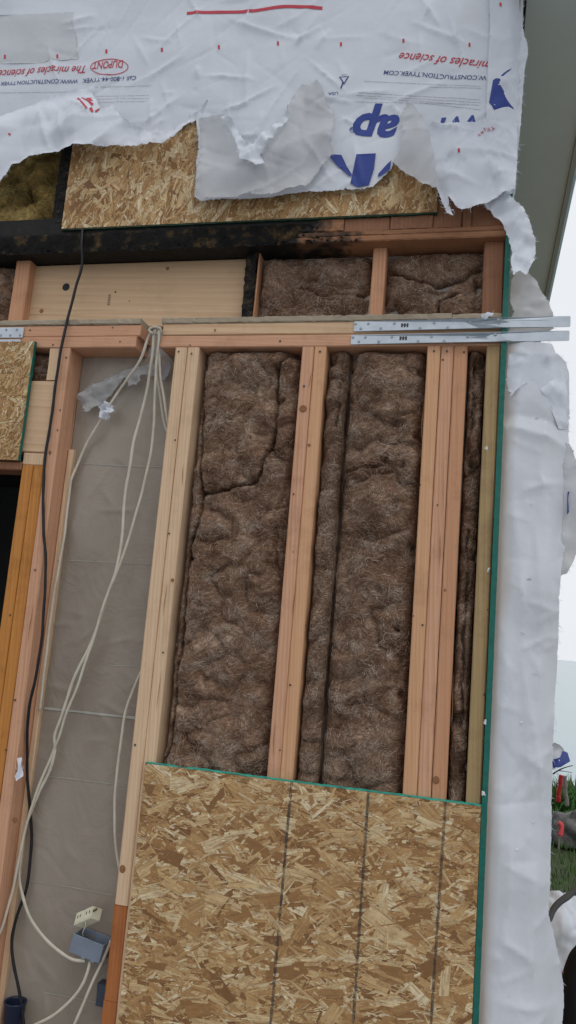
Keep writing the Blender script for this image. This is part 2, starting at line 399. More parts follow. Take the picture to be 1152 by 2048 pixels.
RPRINT = paint('red_print', (.50, .045, .07), .5, .25, 50, 0); BPRINT = paint('blue_print', (.03, .055, .26), .5, .2, 50, 0)
GPRINT = paint('grey_print', (.33, .34, .38), .6, .2, 50, 0); PPRINT = paint('faded_red_print', (.58, .50, .51), .5, .5, 60, 0)
NAVYP = paint('navy_print', (.05, .075, .22), .5, .2, 50, 0)

def fluff(name, cols, scale=1.):
    m, t, b = newmat(name); tc = t.nodes.new('ShaderNodeTexCoord'); v = tc.outputs['Object']
    wn = t.nodes.new('ShaderNodeTexNoise'); wn.inputs['Scale'].default_value = 14 * scale; wn.inputs['Detail'].default_value = 3; t.links.new(v, wn.inputs['Vector'])
    wv = t.nodes.new('ShaderNodeVectorMath'); wv.operation = 'SCALE'; wv.inputs['Scale'].default_value = .10; t.links.new(wn.outputs['Color'], wv.inputs[0])
    ad = t.nodes.new('ShaderNodeVectorMath'); ad.operation = 'ADD'; t.links.new(v, ad.inputs[0]); t.links.new(wv.outputs[0], ad.inputs[1])
    big = noise(t, ad.outputs[0], 13 * scale, 5, .6); fib = noise(t, mapv(t, ad.outputs[0], (38, 38, 95)), scale, 5, .72)
    f = math_(t, 'ADD', math_(t, 'ADD', math_(t, 'MULTIPLY', big, .38), math_(t, 'MULTIPLY', noise(t, v, 5.5 * scale, 3, .55), .42)), math_(t, 'MULTIPLY', fib, .28))
    c = ramp(t, f, [(.40, cols[0]), (.53, cols[1]), (.65, cols[2])])
    t.links.new(c, b.inputs['Base Color']); b.inputs['Roughness'].default_value = .95; b.inputs['Specular IOR Level'].default_value = .08
    bump(t, b, math_(t, 'ADD', fib, noise(t, ad.outputs[0], 120 * scale, 4, .7)), .55, .005); return m
BATT = fluff('brown_mineral_wool', [(.045, .023, .014), (.185, .104, .065), (.48, .35, .255)])
YBATT = fluff('sooty_yellow_wool', [(.02, .014, .008), (.27, .18, .055), (.66, .49, .2)], .6)
def fibremat(name, cols):
    m, t, b = newmat(name); g = t.nodes.new('ShaderNodeNewGeometry')
    t.links.new(ramp(t, g.outputs['Random Per Island'], cols), b.inputs['Base Color']); b.inputs['Roughness'].default_value = .8; b.inputs['Specular IOR Level'].default_value = .15
    return m
FIB = fibremat('brown_fibres', [(0, (.09, .048, .030)), (.5, (.215, .128, .083)), (.88, (.35, .235, .165)), (.98, (.45, .355, .28)), (1, (.6, .52, .45))])
TUFT = fibremat('pale_brown_tufts', [(0, (.22, .15, .105)), (.5, (.36, .265, .195)), (1, (.55, .46, .38))])
YFIB = fibremat('yellow_fibres', [(0, (.05, .04, .02)), (.6, (.28, .21, .08)), (1, (.5, .42, .2))])

def polymat():
    m, t, b = newmat('poly_film_on_drywall'); tc = t.nodes.new('ShaderNodeTexCoord'); v = tc.outputs['Object']
    c = ramp(t, noise(t, mapv(t, v, (3, 3, 1.2)), 1, 4, .55), [(.3, (.235, .195, .155)), (.7, (.315, .27, .222))])
    t.links.new(c, b.inputs['Base Color']); b.inputs['Roughness'].default_value = .27; b.inputs['Specular IOR Level'].default_value = .4
    bump(t, b, noise(t, mapv(t, v, (9, 9, 7)), 1, 5, .55, 1.6), .42, .012); return m
POLY = polymat()
GALV = paint('galvanized_steel', (.50, .55, .60), .38, .35, 22, .1, .5, .65)
NAILM = paint('nail_steel', (.30, .32, .34), .35, .3, 80, 0, .5, .9); DARKM = paint('dark_stamp', (.05, .055, .06), .6, .1, 50, 0)
CABW = paint('white_cable_sheath', (.56, .51, .42), .42, .5, 18, .1); CABK = paint('black_cable_rubber', (.012, .012, .014), .45, .1, 30, .1)
BLUEB = paint('blue_box_plastic', (.19, .225, .28), .45, .35, 30, .1); IVORY = paint('ivory_plastic', (.66, .63, .47), .4, .2, 40, .05)
BRASS = paint('dull_brass', (.20, .13, .05), .4, .3, 60, 0, .5, .8); BLACKP = paint('black_plastic', (.012, .012, .013), .5, .1, 40, 0)
NAVY = paint('dark_blue_plastic', (.012, .018, .045), .35, .2, 30, .05)
DRY = paint('grey_drywall', (.42, .40, .37), .85, .2, 6, .1); KNOT = wood('knot_wood', (.36, .17, .075), (.12, .05, .02), 1, 160, .3, spots=False)
SOFF = paint('grey_green_soffit_paint', (.68, .80, .83), .6, .10, 3, .03)
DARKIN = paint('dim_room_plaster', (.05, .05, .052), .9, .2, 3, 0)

# ------------------------------------------------------------------ setting: land, water, house body
def ground():
    xs = np.concatenate([np.linspace(-120, -6, 20), np.linspace(-5, 8, 80), np.linspace(9, 120, 20)])
    ys = np.concatenate([np.linspace(-150, -4, 20), np.linspace(-3.8, 7, 80), np.linspace(7.2, 9.5, 8)])
    gx, gy = np.meshgrid(xs, ys); z = .05 * fbm(gx / 1.3, gy / 1.3, 4, 2) - .02
    z = z * sstep(.1, 1.2, np.abs(gy)) - 9.5 * sstep(7.1, 9.5, gy)
    n = len(xs); F = [(j * n + i, j * n + i + 1, (j + 1) * n + i + 1, (j + 1) * n + i) for j in range(len(ys) - 1) for i in range(n - 1)]
    m, t, b = newmat('lawn_soil'); v = objvec(t, False)
    c = ramp(t, noise(t, v, 2.2, 6, .7), [(.35, (.055, .05, .028)), (.5, (.05, .075, .025)), (.7, (.085, .085, .045))])
    sy = t.nodes.new('ShaderNodeSeparateXYZ'); t.links.new(v, sy.inputs[0])
    k = ramp(t, math_(t, 'ADD', math_(t, 'MULTIPLY', sy.outputs[1], .8), math_(t, 'MULTIPLY', noise(t, v, 1.5, 5), 1.2)), [(.9, (0, 0, 0)), (1, (1, 1, 1))])
    bounce_ground = ramp(t, noise(t, v, 60, 4, .8), [(.3, (.22, .225, .23)), (.7, (.45, .46, .47))])  # pale unseen ground in front, added to bounce light up to the soffit
    c = mixc(t, k, bounce_ground, c)
    t.links.new(c, b.inputs['Base Color']); b.inputs['Roughness'].default_value = .95; bump(t, b, noise(t, v, 40, 5, .7), .8, .03)
    tag(mesh('ground', np.column_stack([gx.ravel(), gy.ravel(), z.ravel()]), F, m, None, True), kind='structure')
ground()
def water():
    m, t, b = newmat('pale_sea'); v = objvec(t, False)
    b.inputs['Base Color'].default_value = (.30, .40, .42, 1); b.inputs['Roughness'].default_value = .22
    bump(t, b, noise(t, mapv(t, v, (.3, 1, 1)), .5, 4, .6), .25, .4)
    tag(mesh('water', [(-9000, 8.5, -9), (9000, 8.5, -9), (9000, 15000, -9), (-9000, 15000, -9)], [(0, 1, 2, 3)], m), kind='structure')
water()

# levels and lines of the wall, read on the framing face (Y = 0)
Zpb = CAMZ + .8513; Zpm = CAMZ + .8894; Zpt = CAMZ + .9275; Zst = CAMZ + .9465      # plate bottom, middle, top, plywood strip top
XL0, XLm, XL1 = -.9354, -.8962, -.8575; XM0, XMm, XM1 = -.5349, -.4982, -.4612
XT = [-.1665, -.1290, -.0912, -.0534]; XE0, XE1 = -.0035, .0352; XG0, XG1 = .0362, .0500
XK1 = PX(141, 697); XK0 = XK1 - .038; BAY = .089
XJ1 = XK0 - .001; XJm = XJ1 - .038; XJ0 = XJm - .038
ZB = Zst + (PZ(600, 487, -.01) - Zst)                                                   # underside of the upper beam
house = empty('house_shell', (-2, 2, 0)); tag(house, kind='structure')
def slab(name, lo, hi, mat, parent):
    v, f = box_vf(lo, hi); return mesh(name, v, f, mat, parent)
slab('inner_drywall', (XK1 - .06, .0905, 0), (XE1, .103, 3.6), DRY, house)
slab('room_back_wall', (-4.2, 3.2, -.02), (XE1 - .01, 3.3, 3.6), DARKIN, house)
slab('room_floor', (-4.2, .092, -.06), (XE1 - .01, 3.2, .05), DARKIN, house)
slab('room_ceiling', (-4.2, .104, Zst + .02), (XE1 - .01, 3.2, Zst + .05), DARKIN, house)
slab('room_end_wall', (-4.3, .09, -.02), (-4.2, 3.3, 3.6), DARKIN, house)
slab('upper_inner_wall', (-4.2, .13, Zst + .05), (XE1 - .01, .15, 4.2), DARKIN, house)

# ------------------------------------------------------------------ stud wall
wall = empty('stud_wall', (-.45, .045, 0))
tag(wall, 'open timber stud wall with double top plate and paired fir studs', 'stud wall')
def stud(x0, x1, z0, z1, mat, y0=0.0, y1=BAY, lab=None, name='stud'):
    o = lumber(name, x0 + .0005, x1 - .0005, y0, y1, z0, z1, mat, wall, 2, n=16, bow=.0011)
    if lab: o['label'] = lab
    return o
zt = Zpb - .001
stud(XK0, XK1, .05, zt, FIR[2], lab='pinkish stud left of the plastic-lined bay')
ZJ = PZ(60, 930)
stud(XJm, XJ1, .05, ZJ, ORANGE, lab='orange stained stud beside the window opening')
stud(XJ0, XJm, .05, ZJ, ORANGE, .001, lab='orange stained stud beside the window opening')
lumber('header_block', XJ0, XJ1, .002, .085, ZJ + .001, PZ(66, 905), PALE, wall, 0)
lumber('header_end', XJ0 - .5, XJ1, .004, .085, PZ(66, 903), PZ(70, 760), PALEX, wall, 0)
stud(XJm, XJ1, PZ(70, 759), zt, PALE, .003, name='cripple_stud')
ZSP = PZ(232, 1809)
stud(XL0, XLm, ZSP + .001, zt, PALE, lab='pale stud right of the plastic-lined bay')
stud(XL0 - .003, XLm, PZ(215, 2003) + .001, ZSP, BROWN, .002, lab='rust brown spliced lower stud piece')
stud(XL0 - .004, XLm, .05, PZ(215, 2003), BROWN, .001, lab='rust brown spliced lower stud piece')
stud(XLm, XL1, .05, zt, PALE, .002)
stud(XM0, XMm, .05, zt, FIR[2]); stud(XMm, XM1, .05, zt, wood('honey_fir', (.70, .42, .245), (.43, .205, .095), 2, 60), .0015)
HON = bpy.data.materials['honey_fir']
stud(XT[0], XT[1], .05, zt, HON); stud(XT[1] + .001, XT[2], .05, zt, FIR[2], .002); stud(XT[2], XT[3], .05, zt, RED[2], .001)
stud(XE0, XE1, .05, Zpb - .001, OLIVE, .001, lab='olive brown weathered end stud at the corner')
lumber('nailer', XK1 + .001, XK1 + .020, .062, .0845, .05, PZ(160, 890), PALE, wall, 2)
# plates with the gap the cables come out of
xgl = PX(274, 690); xgr = PX(322, 682)
FX = FIR[0]
lumber('top_plate', -2.2, xgl - .004, 0, BAY, Zpb, Zpm - .0006, FX, wall, 0, n=30)
lumber('top_plate', -2.2, xgl + .006, .001, BAY, Zpm, Zpt, FX, wall, 0, n=30)
lumber('top_plate', xgr - .002, XE1, 0, BAY, Zpb, Zpm - .0006, FX, wall, 0, n=30)
lumber('top_plate', xgr + .002, XE1, .0015, BAY, Zpm, Zpt, PALEX, wall, 0, n=30)
lumber('plywood_strip', -2.2, xgl + .004, -.003, .12, Zpt + .0006, Zst, GREYPLY, wall, 0, rough=.0007)
lumber('plywood_strip', xgr - .004, PX(904, 630), -.003, .12, Zpt + .0006, Zst + .001, GREYPLY, wall, 0, rough=.0007)
lumber('plywood_strip', PX(905, 630), XE1, -.002, .12, Zpt + .0006, Zst - .001, GREYPLY, wall, 0, rough=.0007)
# knots and driven nails on the faces we can see
def disc(name, c, r, mat, parent, ny=-1, h=.0006, n=12, sx=1.0):
    V = []; 
    for k in range(n): V.append((r * sx * math.cos(2 * math.pi * k / n), 0, r * math.sin(2 * math.pi * k / n)))
    for k in range(n): V.append((.82 * r * sx * math.cos(2 * math.pi * k / n), -h, .82 * r * math.sin(2 * math.pi * k / n)))
    F = [(k, (k + 1) % n, n + (k + 1) % n, n + k) for k in range(n)] + [tuple(range(n, 2 * n))]
    o = mesh(name, V, F, mat, None); recalc(o); o.location = c
    if parent: attach(o, parent)
    return o
def stud_at(c):
    best = [o for o in wall.children if o.name.split('.')[0] in ('stud', 'cripple_stud', 'top_plate') and o.dimensions.x > 0]
    for o in best:
        bb = np.array(o.bound_box) + np.array(o.location)
        if bb[:, 0].min() <= c.x <= bb[:, 0].max() and bb[:, 2].min() <= c.z <= bb[:, 2].max(): return o
    return wall
for px, py, r in ((606, 817, .0105), (245, 1738, .011), (618, 890, .004), (890, 1180, .004), (872, 1560, .010), (345, 1160, .005), (100, 905, .006), (30, 1640, .009), (430, 660, .004)):
    c = P(px, py, -.0012); disc('knot', c, r, KNOT, stud_at(c), n=16, sx=random.uniform(.7, 1.2))
for px, py in ((868, 702), (894, 702), (928, 704), (608, 772), (587, 988), (357, 703), (383, 707), (338, 1067), (326, 1305), (640, 703), (270, 1490),
               (350, 880), (580, 1370), (875, 1010), (70, 1140), (20, 1230), (30, 1400), (12, 1500), (120, 820), (115, 860), (132, 715), (905, 1500), (845, 1250), (560, 1500), (612, 1250), (380, 690), (560, 682), (225, 655), (240, 683), (60, 660)):
    c = P(px, py, -.0014); disc('nail', c, random.uniform(.0024, .0036), DARKM, stud_at(c), n=8)
for px, py, L in ((620, 760, .05), (588, 1200, .09), (845, 840, .12), (880, 1100, .10), (905, 1400, .14), (330, 1200, .10), (365, 950, .07), (318, 1380, .12), (60, 1250, .12), (870, 1450, .08), (548, 1480, .1)):
    c = P(px, py, -.0016); n = 9; V = []
    for k in range(n + 1):
        u = k / n; ww = .0008 * math.sin(math.pi * u) + .0001; xx_ = c.x + .0012 * math.sin(u * 5 + px)
        V += [(xx_ - ww, c.y, c.z + (u - .5) * L), (xx_ + ww, c.y, c.z + (u - .5) * L)]
    mesh('check_crack', V, [(2 * k, 2 * k + 1, 2 * k + 3, 2 * k + 2) for k in range(n)], KNOT, stud_at(c))

# ------------------------------------------------------------------ upper band: blocks, recessed plank, burnt beam
band = empty('joist_band', (-.45, .05, Zst)); tag(band, 'smoke stained joist band with short blocks and charred beam above the plates', 'joist band')
YB = .034
def block(pl, pr, py, mat, y0=YB, lab=None, **k):
    o = lumber('block', PX(pl, py, y0), PX(pr, py, y0), y0, y0 + .09, Zst + .0012, ZB - .001, mat, band, 2, **k)
    if lab: o['label'] = lab
    return o
block(22, 51, 590, RED[2], lab='reddish block left of the pale recessed plank')
block(489, 511, 560, CHAR, rough=.0016, lab='charred block with burnt pitted face')
block(511.5, 515, 560, RED[2], y0=YB + .004)
block(742, 769, 560, RED[2], lab='reddish block between the two upper insulation pieces')
lumber('block', XE0 - .018, XE1, .02, .12, Zst + .0012, ZB - .001, DARKFIR, band, 2)
lumber('recessed_plank', PX(48, 590, .07), PX(494, 570, .07), .071, .108, Zst + .001, ZB - .001, PALEX, band, 0, n=20)
lumber('recessed_plank', -2.2, PX(-60, 590, .07), .071, .108, Zst + .001, ZB - .001, PALEX, band, 0)
pl = disc('bored_hole', P(132, 574, .0704), .0135, BLACKP, band, h=.0003, n=20); disc('knot', P(83, 622, .0705), .0085, KNOT, band); disc('knot', P(335, 537, .0705), .006, KNOT, band)
STAMP = paint('faint_stamp', (.30, .20, .125), .7, .5, 90, 0)
for px, py in ((218, 600),):
    a = P(px, py, .0703)
    for k in range(5): slab('grade_stamp', (a.x - .004, a.y - .0006, a.z - .018 + k * .008), (a.x + .004, a.y, a.z - .013 + k * .008), STAMP, band)
zb1 = PZ(800, 457, -.008); zb2 = PZ(800, 421, -.004)
xch = PX(690, 460)
def charbeam(name, x0, x1, y0, y1, z0, z1, cx, rough=.0004):
    cxl = cx - (x0 + x1) / 2
    m = wood('burnt_' + name + str(len(bpy.data.materials)), (.36, .175, .09), (.20, .085, .04), 0, 60, .5, char=cxl)
    return lumber(name, x0, x1, y0, y1, z0, z1, m, band, 0, n=120, rough=rough)
charbeam('sole_plate', -2.2, XE1, -.010, .12, ZB, ZB + (zb1 - ZB) * .52, xch + .02)
charbeam('sole_plate', -2.2, XE1, -.006, .12, ZB + (zb1 - ZB) * .52 + .001, zb1, xch + .05)
xx = [-2.2, PX(690, 430), PX(782, 430), PX(868, 430), PX(925, 430), PX(945, 430), XE1]
for a, b in zip(xx[:-1], xx[1:]):
    if a < -1: charbeam('rim_board', a, b - .001, -.004, .1, zb1 + .001, zb2 + .03, b + .02)
    else: lumber('rim_board', a, b - .001, -.004 + random.uniform(0, .004), .1, zb1 + .001, zb2 + .09, random.choice((RED[2], DARKFIR, DARKFIR)), band, 2)
lumber('charred_stud', PX(109, 400), PX(134, 400), -.002, .1, zb1, zb1 + .75, CHAR, band, 2, rough=.0014)
lumber('charred_stud', PX(109, 400) - .45, PX(109, 400) - .41, 0.002, .1, zb1, zb1 + .75, CHAR, band, 2, rough=.0014)
def char_mass():
    x1 = PX(735, 470); xs = np.arange(-1.75, x1, .006); zs = np.linspace(0, 1, 22)
    gx, gu = np.meshgrid(xs, zs); fade = sstep(x1 - .33, x1, gx + .06 * fbm(gx / .05, gu * 2, 3, 4))
    zlo = ZB - .004 - .007 * fbm(gx / .03, gx * 0, 4, 5) + .02 * fade; zhi = zb2 + .02
    gz = zlo + (zhi - zlo) * gu
    y = -.0135 - .006 * fbm(gx / .05, gz / .03, 4, 6) - .004 * np.abs(perlin(gx / .012, gz / .02, 7)) + .022 * fade
    zo = PZ(500, 441, -.0115); y = np.maximum(y, -.014 + .02 * sstep(zo - .022, zo - .006, gz))
    n = len(xs); F = [(j * n + i, j * n + i + 1, (j + 1) * n + i + 1, (j + 1) * n + i) for j in range(21) for i in range(n - 1)]
    m, t, b = newmat('char_crust'); v = objvec(t)
    c = ramp(t, noise(t, v, 15, 6, .7), [(.38, (.0025, .0025, .003)), (.52, (.009, .008, .007)), (.60, (.05, .032, .014)), (.74, (.15, .092, .036))])
    t.links.new(c, b.inputs['Base Color']); b.inputs['Roughness'].default_value = .7; b.inputs['Specular IOR Level'].default_value = .12; bump(t, b, noise(t, v, 70, 5, .75), .9, .006)
    mesh('char_crust', np.column_stack([gx.ravel(), y.ravel(), gz.ravel()]), F, m, band, True)
char_mass()
# soot crumbs hanging on the beam's lower edge
def char_flakes():
    V = []; F = []
    for k in range(170):
        px = random.uniform(0, 720); c = P(px, 487, -.011); c.z = ZB + random.uniform(-.004, .03) * (1 if random.random() < .7 else .2)
        s = random.uniform(.003, .010); b = len(V)
        for j in range(6): V.append((c.x + random.uniform(-1, 1) * s, -.011 + random.uniform(-.006, .004), c.z + random.uniform(-.6, .6) * s))
        F += [(b, b + 1, b + 2), (b + 2, b + 3, b + 4), (b + 3, b + 4, b + 5), (b, b + 2, b + 5)]
    o = mesh('char_flakes', V, F, CHAR, band); o['kind'] = 'stuff'
char_flakes()

# ------------------------------------------------------------------ insulation
def fibres(name, parent, X0, X1, Z0, Z1, yf, n, mat, wd=(.0006, .0014), ln=(.010, .034), seed=0, lift=.004, ok=None, tufts=0):
    r = np.random.default_rng(seed + 50)
    x = r.uniform(X0, X1, n); z = r.uniform(Z0, Z1, n)
    if tufts:
        k = r.integers(0, tufts, n); s_ = r.uniform(.005, .018, tufts)[k]; x = np.clip(x[:tufts][k] + r.normal(0, 1, n) * s_, X0, X1); z = np.clip(z[:tufts][k] + r.normal(0, .7, n) * s_, Z0, Z1)
    if ok is not None: m = ok(x, z); x = x[m]; z = z[m]; n = len(x)
    an = 3.2 * fbm(x / .07, z / .07, 2, seed) + r.normal(0, .55, n); L = r.uniform(*ln, n); kap = r.normal(0, 50, n); wd_ = r.uniform(*wd, n)
    K = 6; V = np.zeros((n, K, 2, 3)); lf = r.uniform(.0, 1, n) ** 2 * lift
    cx, cz, a = x.copy(), z.copy(), an.copy()
    for k in range(K):
        t = k / (K - 1); y = yf(cx, cz) - .0006 - lf * math.sin(math.pi * t)
        ww = wd_ * (1 - .75 * t) * .5
        for s, sg in ((0, -1), (1, 1)):
            V[:, k, s, 0] = cx - np.sin(a) * ww * sg; V[:, k, s, 1] = y; V[:, k, s, 2] = cz + np.cos(a) * ww * sg
        cx = np.clip(cx + np.cos(a) * L / K, X0, X1); cz = np.clip(cz + np.sin(a) * L / K, Z0, Z1); a = a + kap * L / K
    idx = np.arange(n)[:, None] * (K * 2) + np.arange(K - 1)[None, :] * 2
    F = np.stack([idx, idx + 1, idx + 3, idx + 2], -1).reshape(-1, 4)
    o = mesh(name, V.reshape(-1, 3), F, mat, parent); o['kind'] = 'stuff'; return o
def batt(name, label, X0, X1, Z0, Z1, yback, bulge, seams=(), holes=(), seed=0, mat=BATT, fmat=FIB, nf=6000, step=.0035, edge=.034, lump=.014, tops=None, group='brown insulation batts'):
    step = .003; nx = int((X1 - X0) / step); nz = int((Z1 - Z0) / step)
    seams = [([(P(a, b, .02).x, P(a, b, .02).z) for a, b in s[0]], s[1], s[2]) for s in seams]
    holes = [(P(a, b, .02).x, P(a, b, .02).z, r, d) for a, b, r, d in holes]
    def yf(x, z):
        u = np.clip((x - X0) / (X1 - X0), 0, 1); v = np.clip((z - Z0) / (Z1 - Z0), 0, 1)
        wob = .012 * perlin(z / .06, x * 0, seed + 4)
        dx = np.minimum(x - X0, X1 - x) + wob * .3; dz = np.minimum(z - Z0, Z1 - z)
        p = 1 - np.exp(-np.clip(dx, 0, 9) / (edge * .45)); p = p * (1 - np.exp(-np.clip(dz + .006, 0, 9) / (edge * .35)))
        h = bulge * p
        h = h + lump * fbm(x / .13, z / .10, 2, seed) * p
        wx = x + .035 * fbm(x / .07, z / .07, 2, seed + 7); wz_ = z + .035 * fbm(x / .07, z / .07, 2, seed + 8)
        big = np.abs(perlin(wx / .15, wz_ / .11, seed + 11)) ** .8; rid = np.abs(perlin(wx / .036, wz_ / .024, seed + 12)) ** .85
        h = h + (.060 * big - .016) * p + (.013 * rid - .004) * p * sstep(-.35, .45, perlin(x / .10, z / .10, seed + 70)) + .0055 * np.abs(perlin(wx / .013, wz_ / .008, seed + 13)) + .0012 * perlin(x / .004, z / .004, seed + 3)
        for s, dep, wd in seams:
            d = polydist(x + .010 * fbm(x / .06, z / .06, 4, seed + 21), z + .010 * fbm(x / .06, z / .06, 4, seed + 25), s); dep = dep * (.85 + .9 * perlin(x / .06, z / .06, seed + 28)); h = h - dep * np.exp(-(d / (wd * .75)) ** 1.3)
        for hx, hz, r, dep in holes:
            d = np.hypot(x - hx + .012 * perlin(x / .02, z / .02, seed + 41), (z - hz) + .012 * perlin(x / .02, z / .02, seed + 42)); h = h - dep * np.exp(-(d / r) ** 2)
        return yback - h
    gx, gz = np.meshgrid(np.linspace(X0, X1, nx), np.linspace(Z0, Z1, nz)); y = yf(gx, gz)
    V = np.column_stack([gx.ravel(), y.ravel(), gz.ravel()])
    F = (np.arange(nz - 1)[:, None] * nx + np.arange(nx - 1)[None, :]); F = np.stack([F, F + 1, F + nx + 1, F + nx], -1).reshape(-1, 4)
    root = empty(name, ((X0 + X1) / 2, yback, Z0)); tag(root, label, 'insulation', group)
    mesh('wool', V, F, mat, root, True)
    if nf: fibres('fibres', root, X0 + .004, X1 - .004, Z0 + .004, Z1 - .004, yf, int(nf * 1.7), fmat, seed=seed, lift=.006); fibres('fibres', root, X0 + .004, X1 - .004, Z0 + .004, Z1 - .004, yf, nf // 2, TUFT if fmat is FIB else fmat, seed=seed + 9, lift=.009, ln=(.012, .03), tufts=max(4, nf // 120))
    return root
ZOT = PZ(640, 1620)
batt('insulation_batt', 'brown wool batt with curved slit, between the left and middle stud pairs', XL1 + .001, XM0 - .001, ZOT, Zpb - .002, .078, .066,
     seams=[([(408, 705), (402, 800), (400, 900), (408, 985), (398, 1040), (380, 1090), (374, 1200), (358, 1330), (343, 1450), (330, 1560)], .04, .005),
            ([(556, 735), (553, 830), (545, 890), (522, 950), (500, 968), (450, 976), (408, 988)], .036, .0065),
            ([(556, 735), (570, 720), (580, 705)], .03, .008), ([(552, 1050), (548, 1130), (560, 1180)], .018, .006), ([(400, 775), (440, 770)], .012, .006)],
     holes=[(560, 800, .012, .03), (590, 705, .02, .03), (380, 1120, .01, .03)], seed=1, nf=13000)
batt('insulation_batt', 'narrow brown wool strip squeezed against the right side of the middle studs', XM1 + .001, PX(676, 1000, .02) , ZOT, Zpb - .002, .075, .058,
     seams=[([(690, 705), (680, 790), (672, 850)], .02, .006)], holes=[(665, 720, .02, .03)], seed=2, nf=6000, edge=.016)
batt('insulation_batt', 'wide ragged brown wool batt touching the triple stud', PX(676, 1000, .02) + .001, XT[0] - .001, ZOT, Zpb - .002, .080, .068,
     seams=[([(690, 945), (730, 938), (775, 930)], .02, .006), ([(712, 705), (705, 730), (690, 745)], .03, .007)],
     holes=[(770, 922, .012, .03), (838, 870, .014, .04), (826, 1095, .016, .045), (795, 1258, .008, .03), (800, 1390, .011, .035), (840, 745, .012, .03), (800, 1320, .014, .02), (795, 850, .012, .03), (805, 930, .010, .025), (700, 800, .008, .015), (760, 1180, .01, .015), (720, 1330, .012, .012)], seed=3, nf=11000, lump=.02)
batt('insulation_batt', 'thin torn brown wool strip between the triple stud and the end stud', XT[3] + .001, XE0 - .001, ZOT - .03, Zpb - .002, .085, .05,
     seams=[([(950, 705), (945, 800), (935, 900)], .03, .006), ([(930, 950), (960, 925)], .025, .006), ([(935, 1060), (932, 1200), (925, 1300), (922, 1430)], .03, .006)],
     holes=[(915, 1440, .02, .045), (945, 925, .012, .03), (950, 1110, .012, .03), (935, 1540, .012, .03), (965, 715, .018, .03)], seed=4, nf=4500, edge=.010, lump=.05)
yl = .105
batt('insulation_batt', 'dark brown wool behind the joist band beside the charred block', PX(516, 570, .06), PX(742, 570, .05), Zst + .001, ZB - .002, yl, .045,
     seams=[([(600, 560), (640, 580), (735, 575)], .02, .007)], seed=5, nf=3500, lump=.02, group='wool in the joist band')
batt('insulation_batt', 'dark brown wool with a raised flap in the joist band corner', PX(766, 570, .05), XE0 + .01, Zst + .001, ZB - .002, yl, .05,
     seams=[([(780, 535), (830, 550), (880, 560), (930, 545), (960, 525)], .035, .008), ([(872, 620), (880, 590), (920, 575)], .03, .006)], holes=[(785, 610, .02, .05), (960, 560, .012, .04)], seed=6, nf=3500, lump=.02, group='wool in the joist band')
batt('insulation_batt', 'scrap of brown wool at the far left of the joist band', PX(-60, 590, .06), PX(22, 590, .05), Zst + .001, ZB - .002, yl, .05, seed=7, nf=900, group='wool in the joist band')
batt('insulation_batt', 'sooty yellow wool in the burnt bay under the torn wrap at left', PX(109, 400) - .409, PX(109, 400) - .001, zb1 + .002, zb1 + .45, .085, .05,
     seams=[([(50, 370), (45, 420), (60, 470)], .03, .012), ([(95, 350), (90, 400), (105, 440)], .02, .01)], holes=[(40, 395, .035, .05), (70, 440, .02, .03)], seed=8, mat=YBATT, fmat=YFIB, nf=2500, lump=.04, group='yellow insulation')
batt('insulation_batt', 'small tuft of brown wool beside the small green-edged board', PX(45, 720, .05), XJm - .001, PZ(70, 759), Zpb - .002, .085, .05, seed=9, nf=500)

# ------------------------------------------------------------------ plastic film at the back of the left bay
Xv0, Xv1 = XK1 + .001, XL0 - .001
def ypoly(x, z):
    y = .0865 - .006 * sstep(-.2, .5, fbm(x / .2, z / .45, 3, 3)) - crumple(x, z, 11, .0035, .22, 4) * .6 - creases(x, z, 12, 60, (Xv0, Xv1, .1, 2.3), .0045, (.05, .2), (.003, .010), (.2, .8))
    for py0 in ():
        d = polydist(x + .01 * perlin(x / .05, z / .05, 3), z, [(P(120, py0, .085).x, P(120, py0, .085).z), (P(200, py0 + 5, .085).x, P(200, py0 + 5, .085).z), (P(215, py0 + 45, .085).x, P(215, py0 + 45, .085).z)])
        y = y - .006 * np.exp(-(d / .012) ** 2)
    return y
film = empty('vapour_barrier', ((Xv0 + Xv1) / 2, .085, .05)); tag(film, 'taupe plastic film lining the open wiring bay behind the cables', 'plastic film')
nx, nz = 60, 380; gx, gz = np.meshgrid(np.linspace(Xv0 + .0, Xv1 + .045, nx), np.linspace(.05, Zpb - .001, nz))
F = (np.arange(nz - 1)[:, None] * nx + np.arange(nx - 1)[None, :]); F = np.stack([F, F + 1, F + nx + 1, F + nx], -1).reshape(-1, 4)
mesh('film', np.column_stack([gx.ravel(), ypoly(gx, gz).ravel(), gz.ravel()]), F, POLY, film, True)
SEAM = paint('pale_seam_tape', (.40, .40, .35), .4, .4, 30, 0); SEAMD = paint('dull_seam', (.40, .375, .335), .3, .5, 14, 0)
for (a, b, c, d, wd, m) in ((165, 928, 325, 934, .003, SEAMD), (138, 1121, 310, 1128, .0025, SEAMD), (215, 1330, 290, 1333, .002, SEAMD), (90, 1416, 275, 1436, .009, SEAM),
                            (100, 1552, 260, 1572, .003, SEAMD), (60, 1760, 240, 1792, .0025, SEAMD), (90, 1985, 220, 2010, .003, SEAMD)):
    A, B = P(a, b, .083), P(c, d, .083); t = np.linspace(0, 1, 50); x = A.x + (B.x - A.x) * t; z = A.z + (B.z - A.z) * t
    ww = wd * (.7 + .5 * perlin(t * 9, t * 0, int(a))) / 2
    V = np.concatenate([np.column_stack([x, ypoly(x, z - ww) - .0022, z - ww]), np.column_stack([x, ypoly(x, z + ww) - .0022, z + ww])])
    mesh('seam', V, [(i, i + 1, 51 + i, 50 + i) for i in range(49)], m, film)
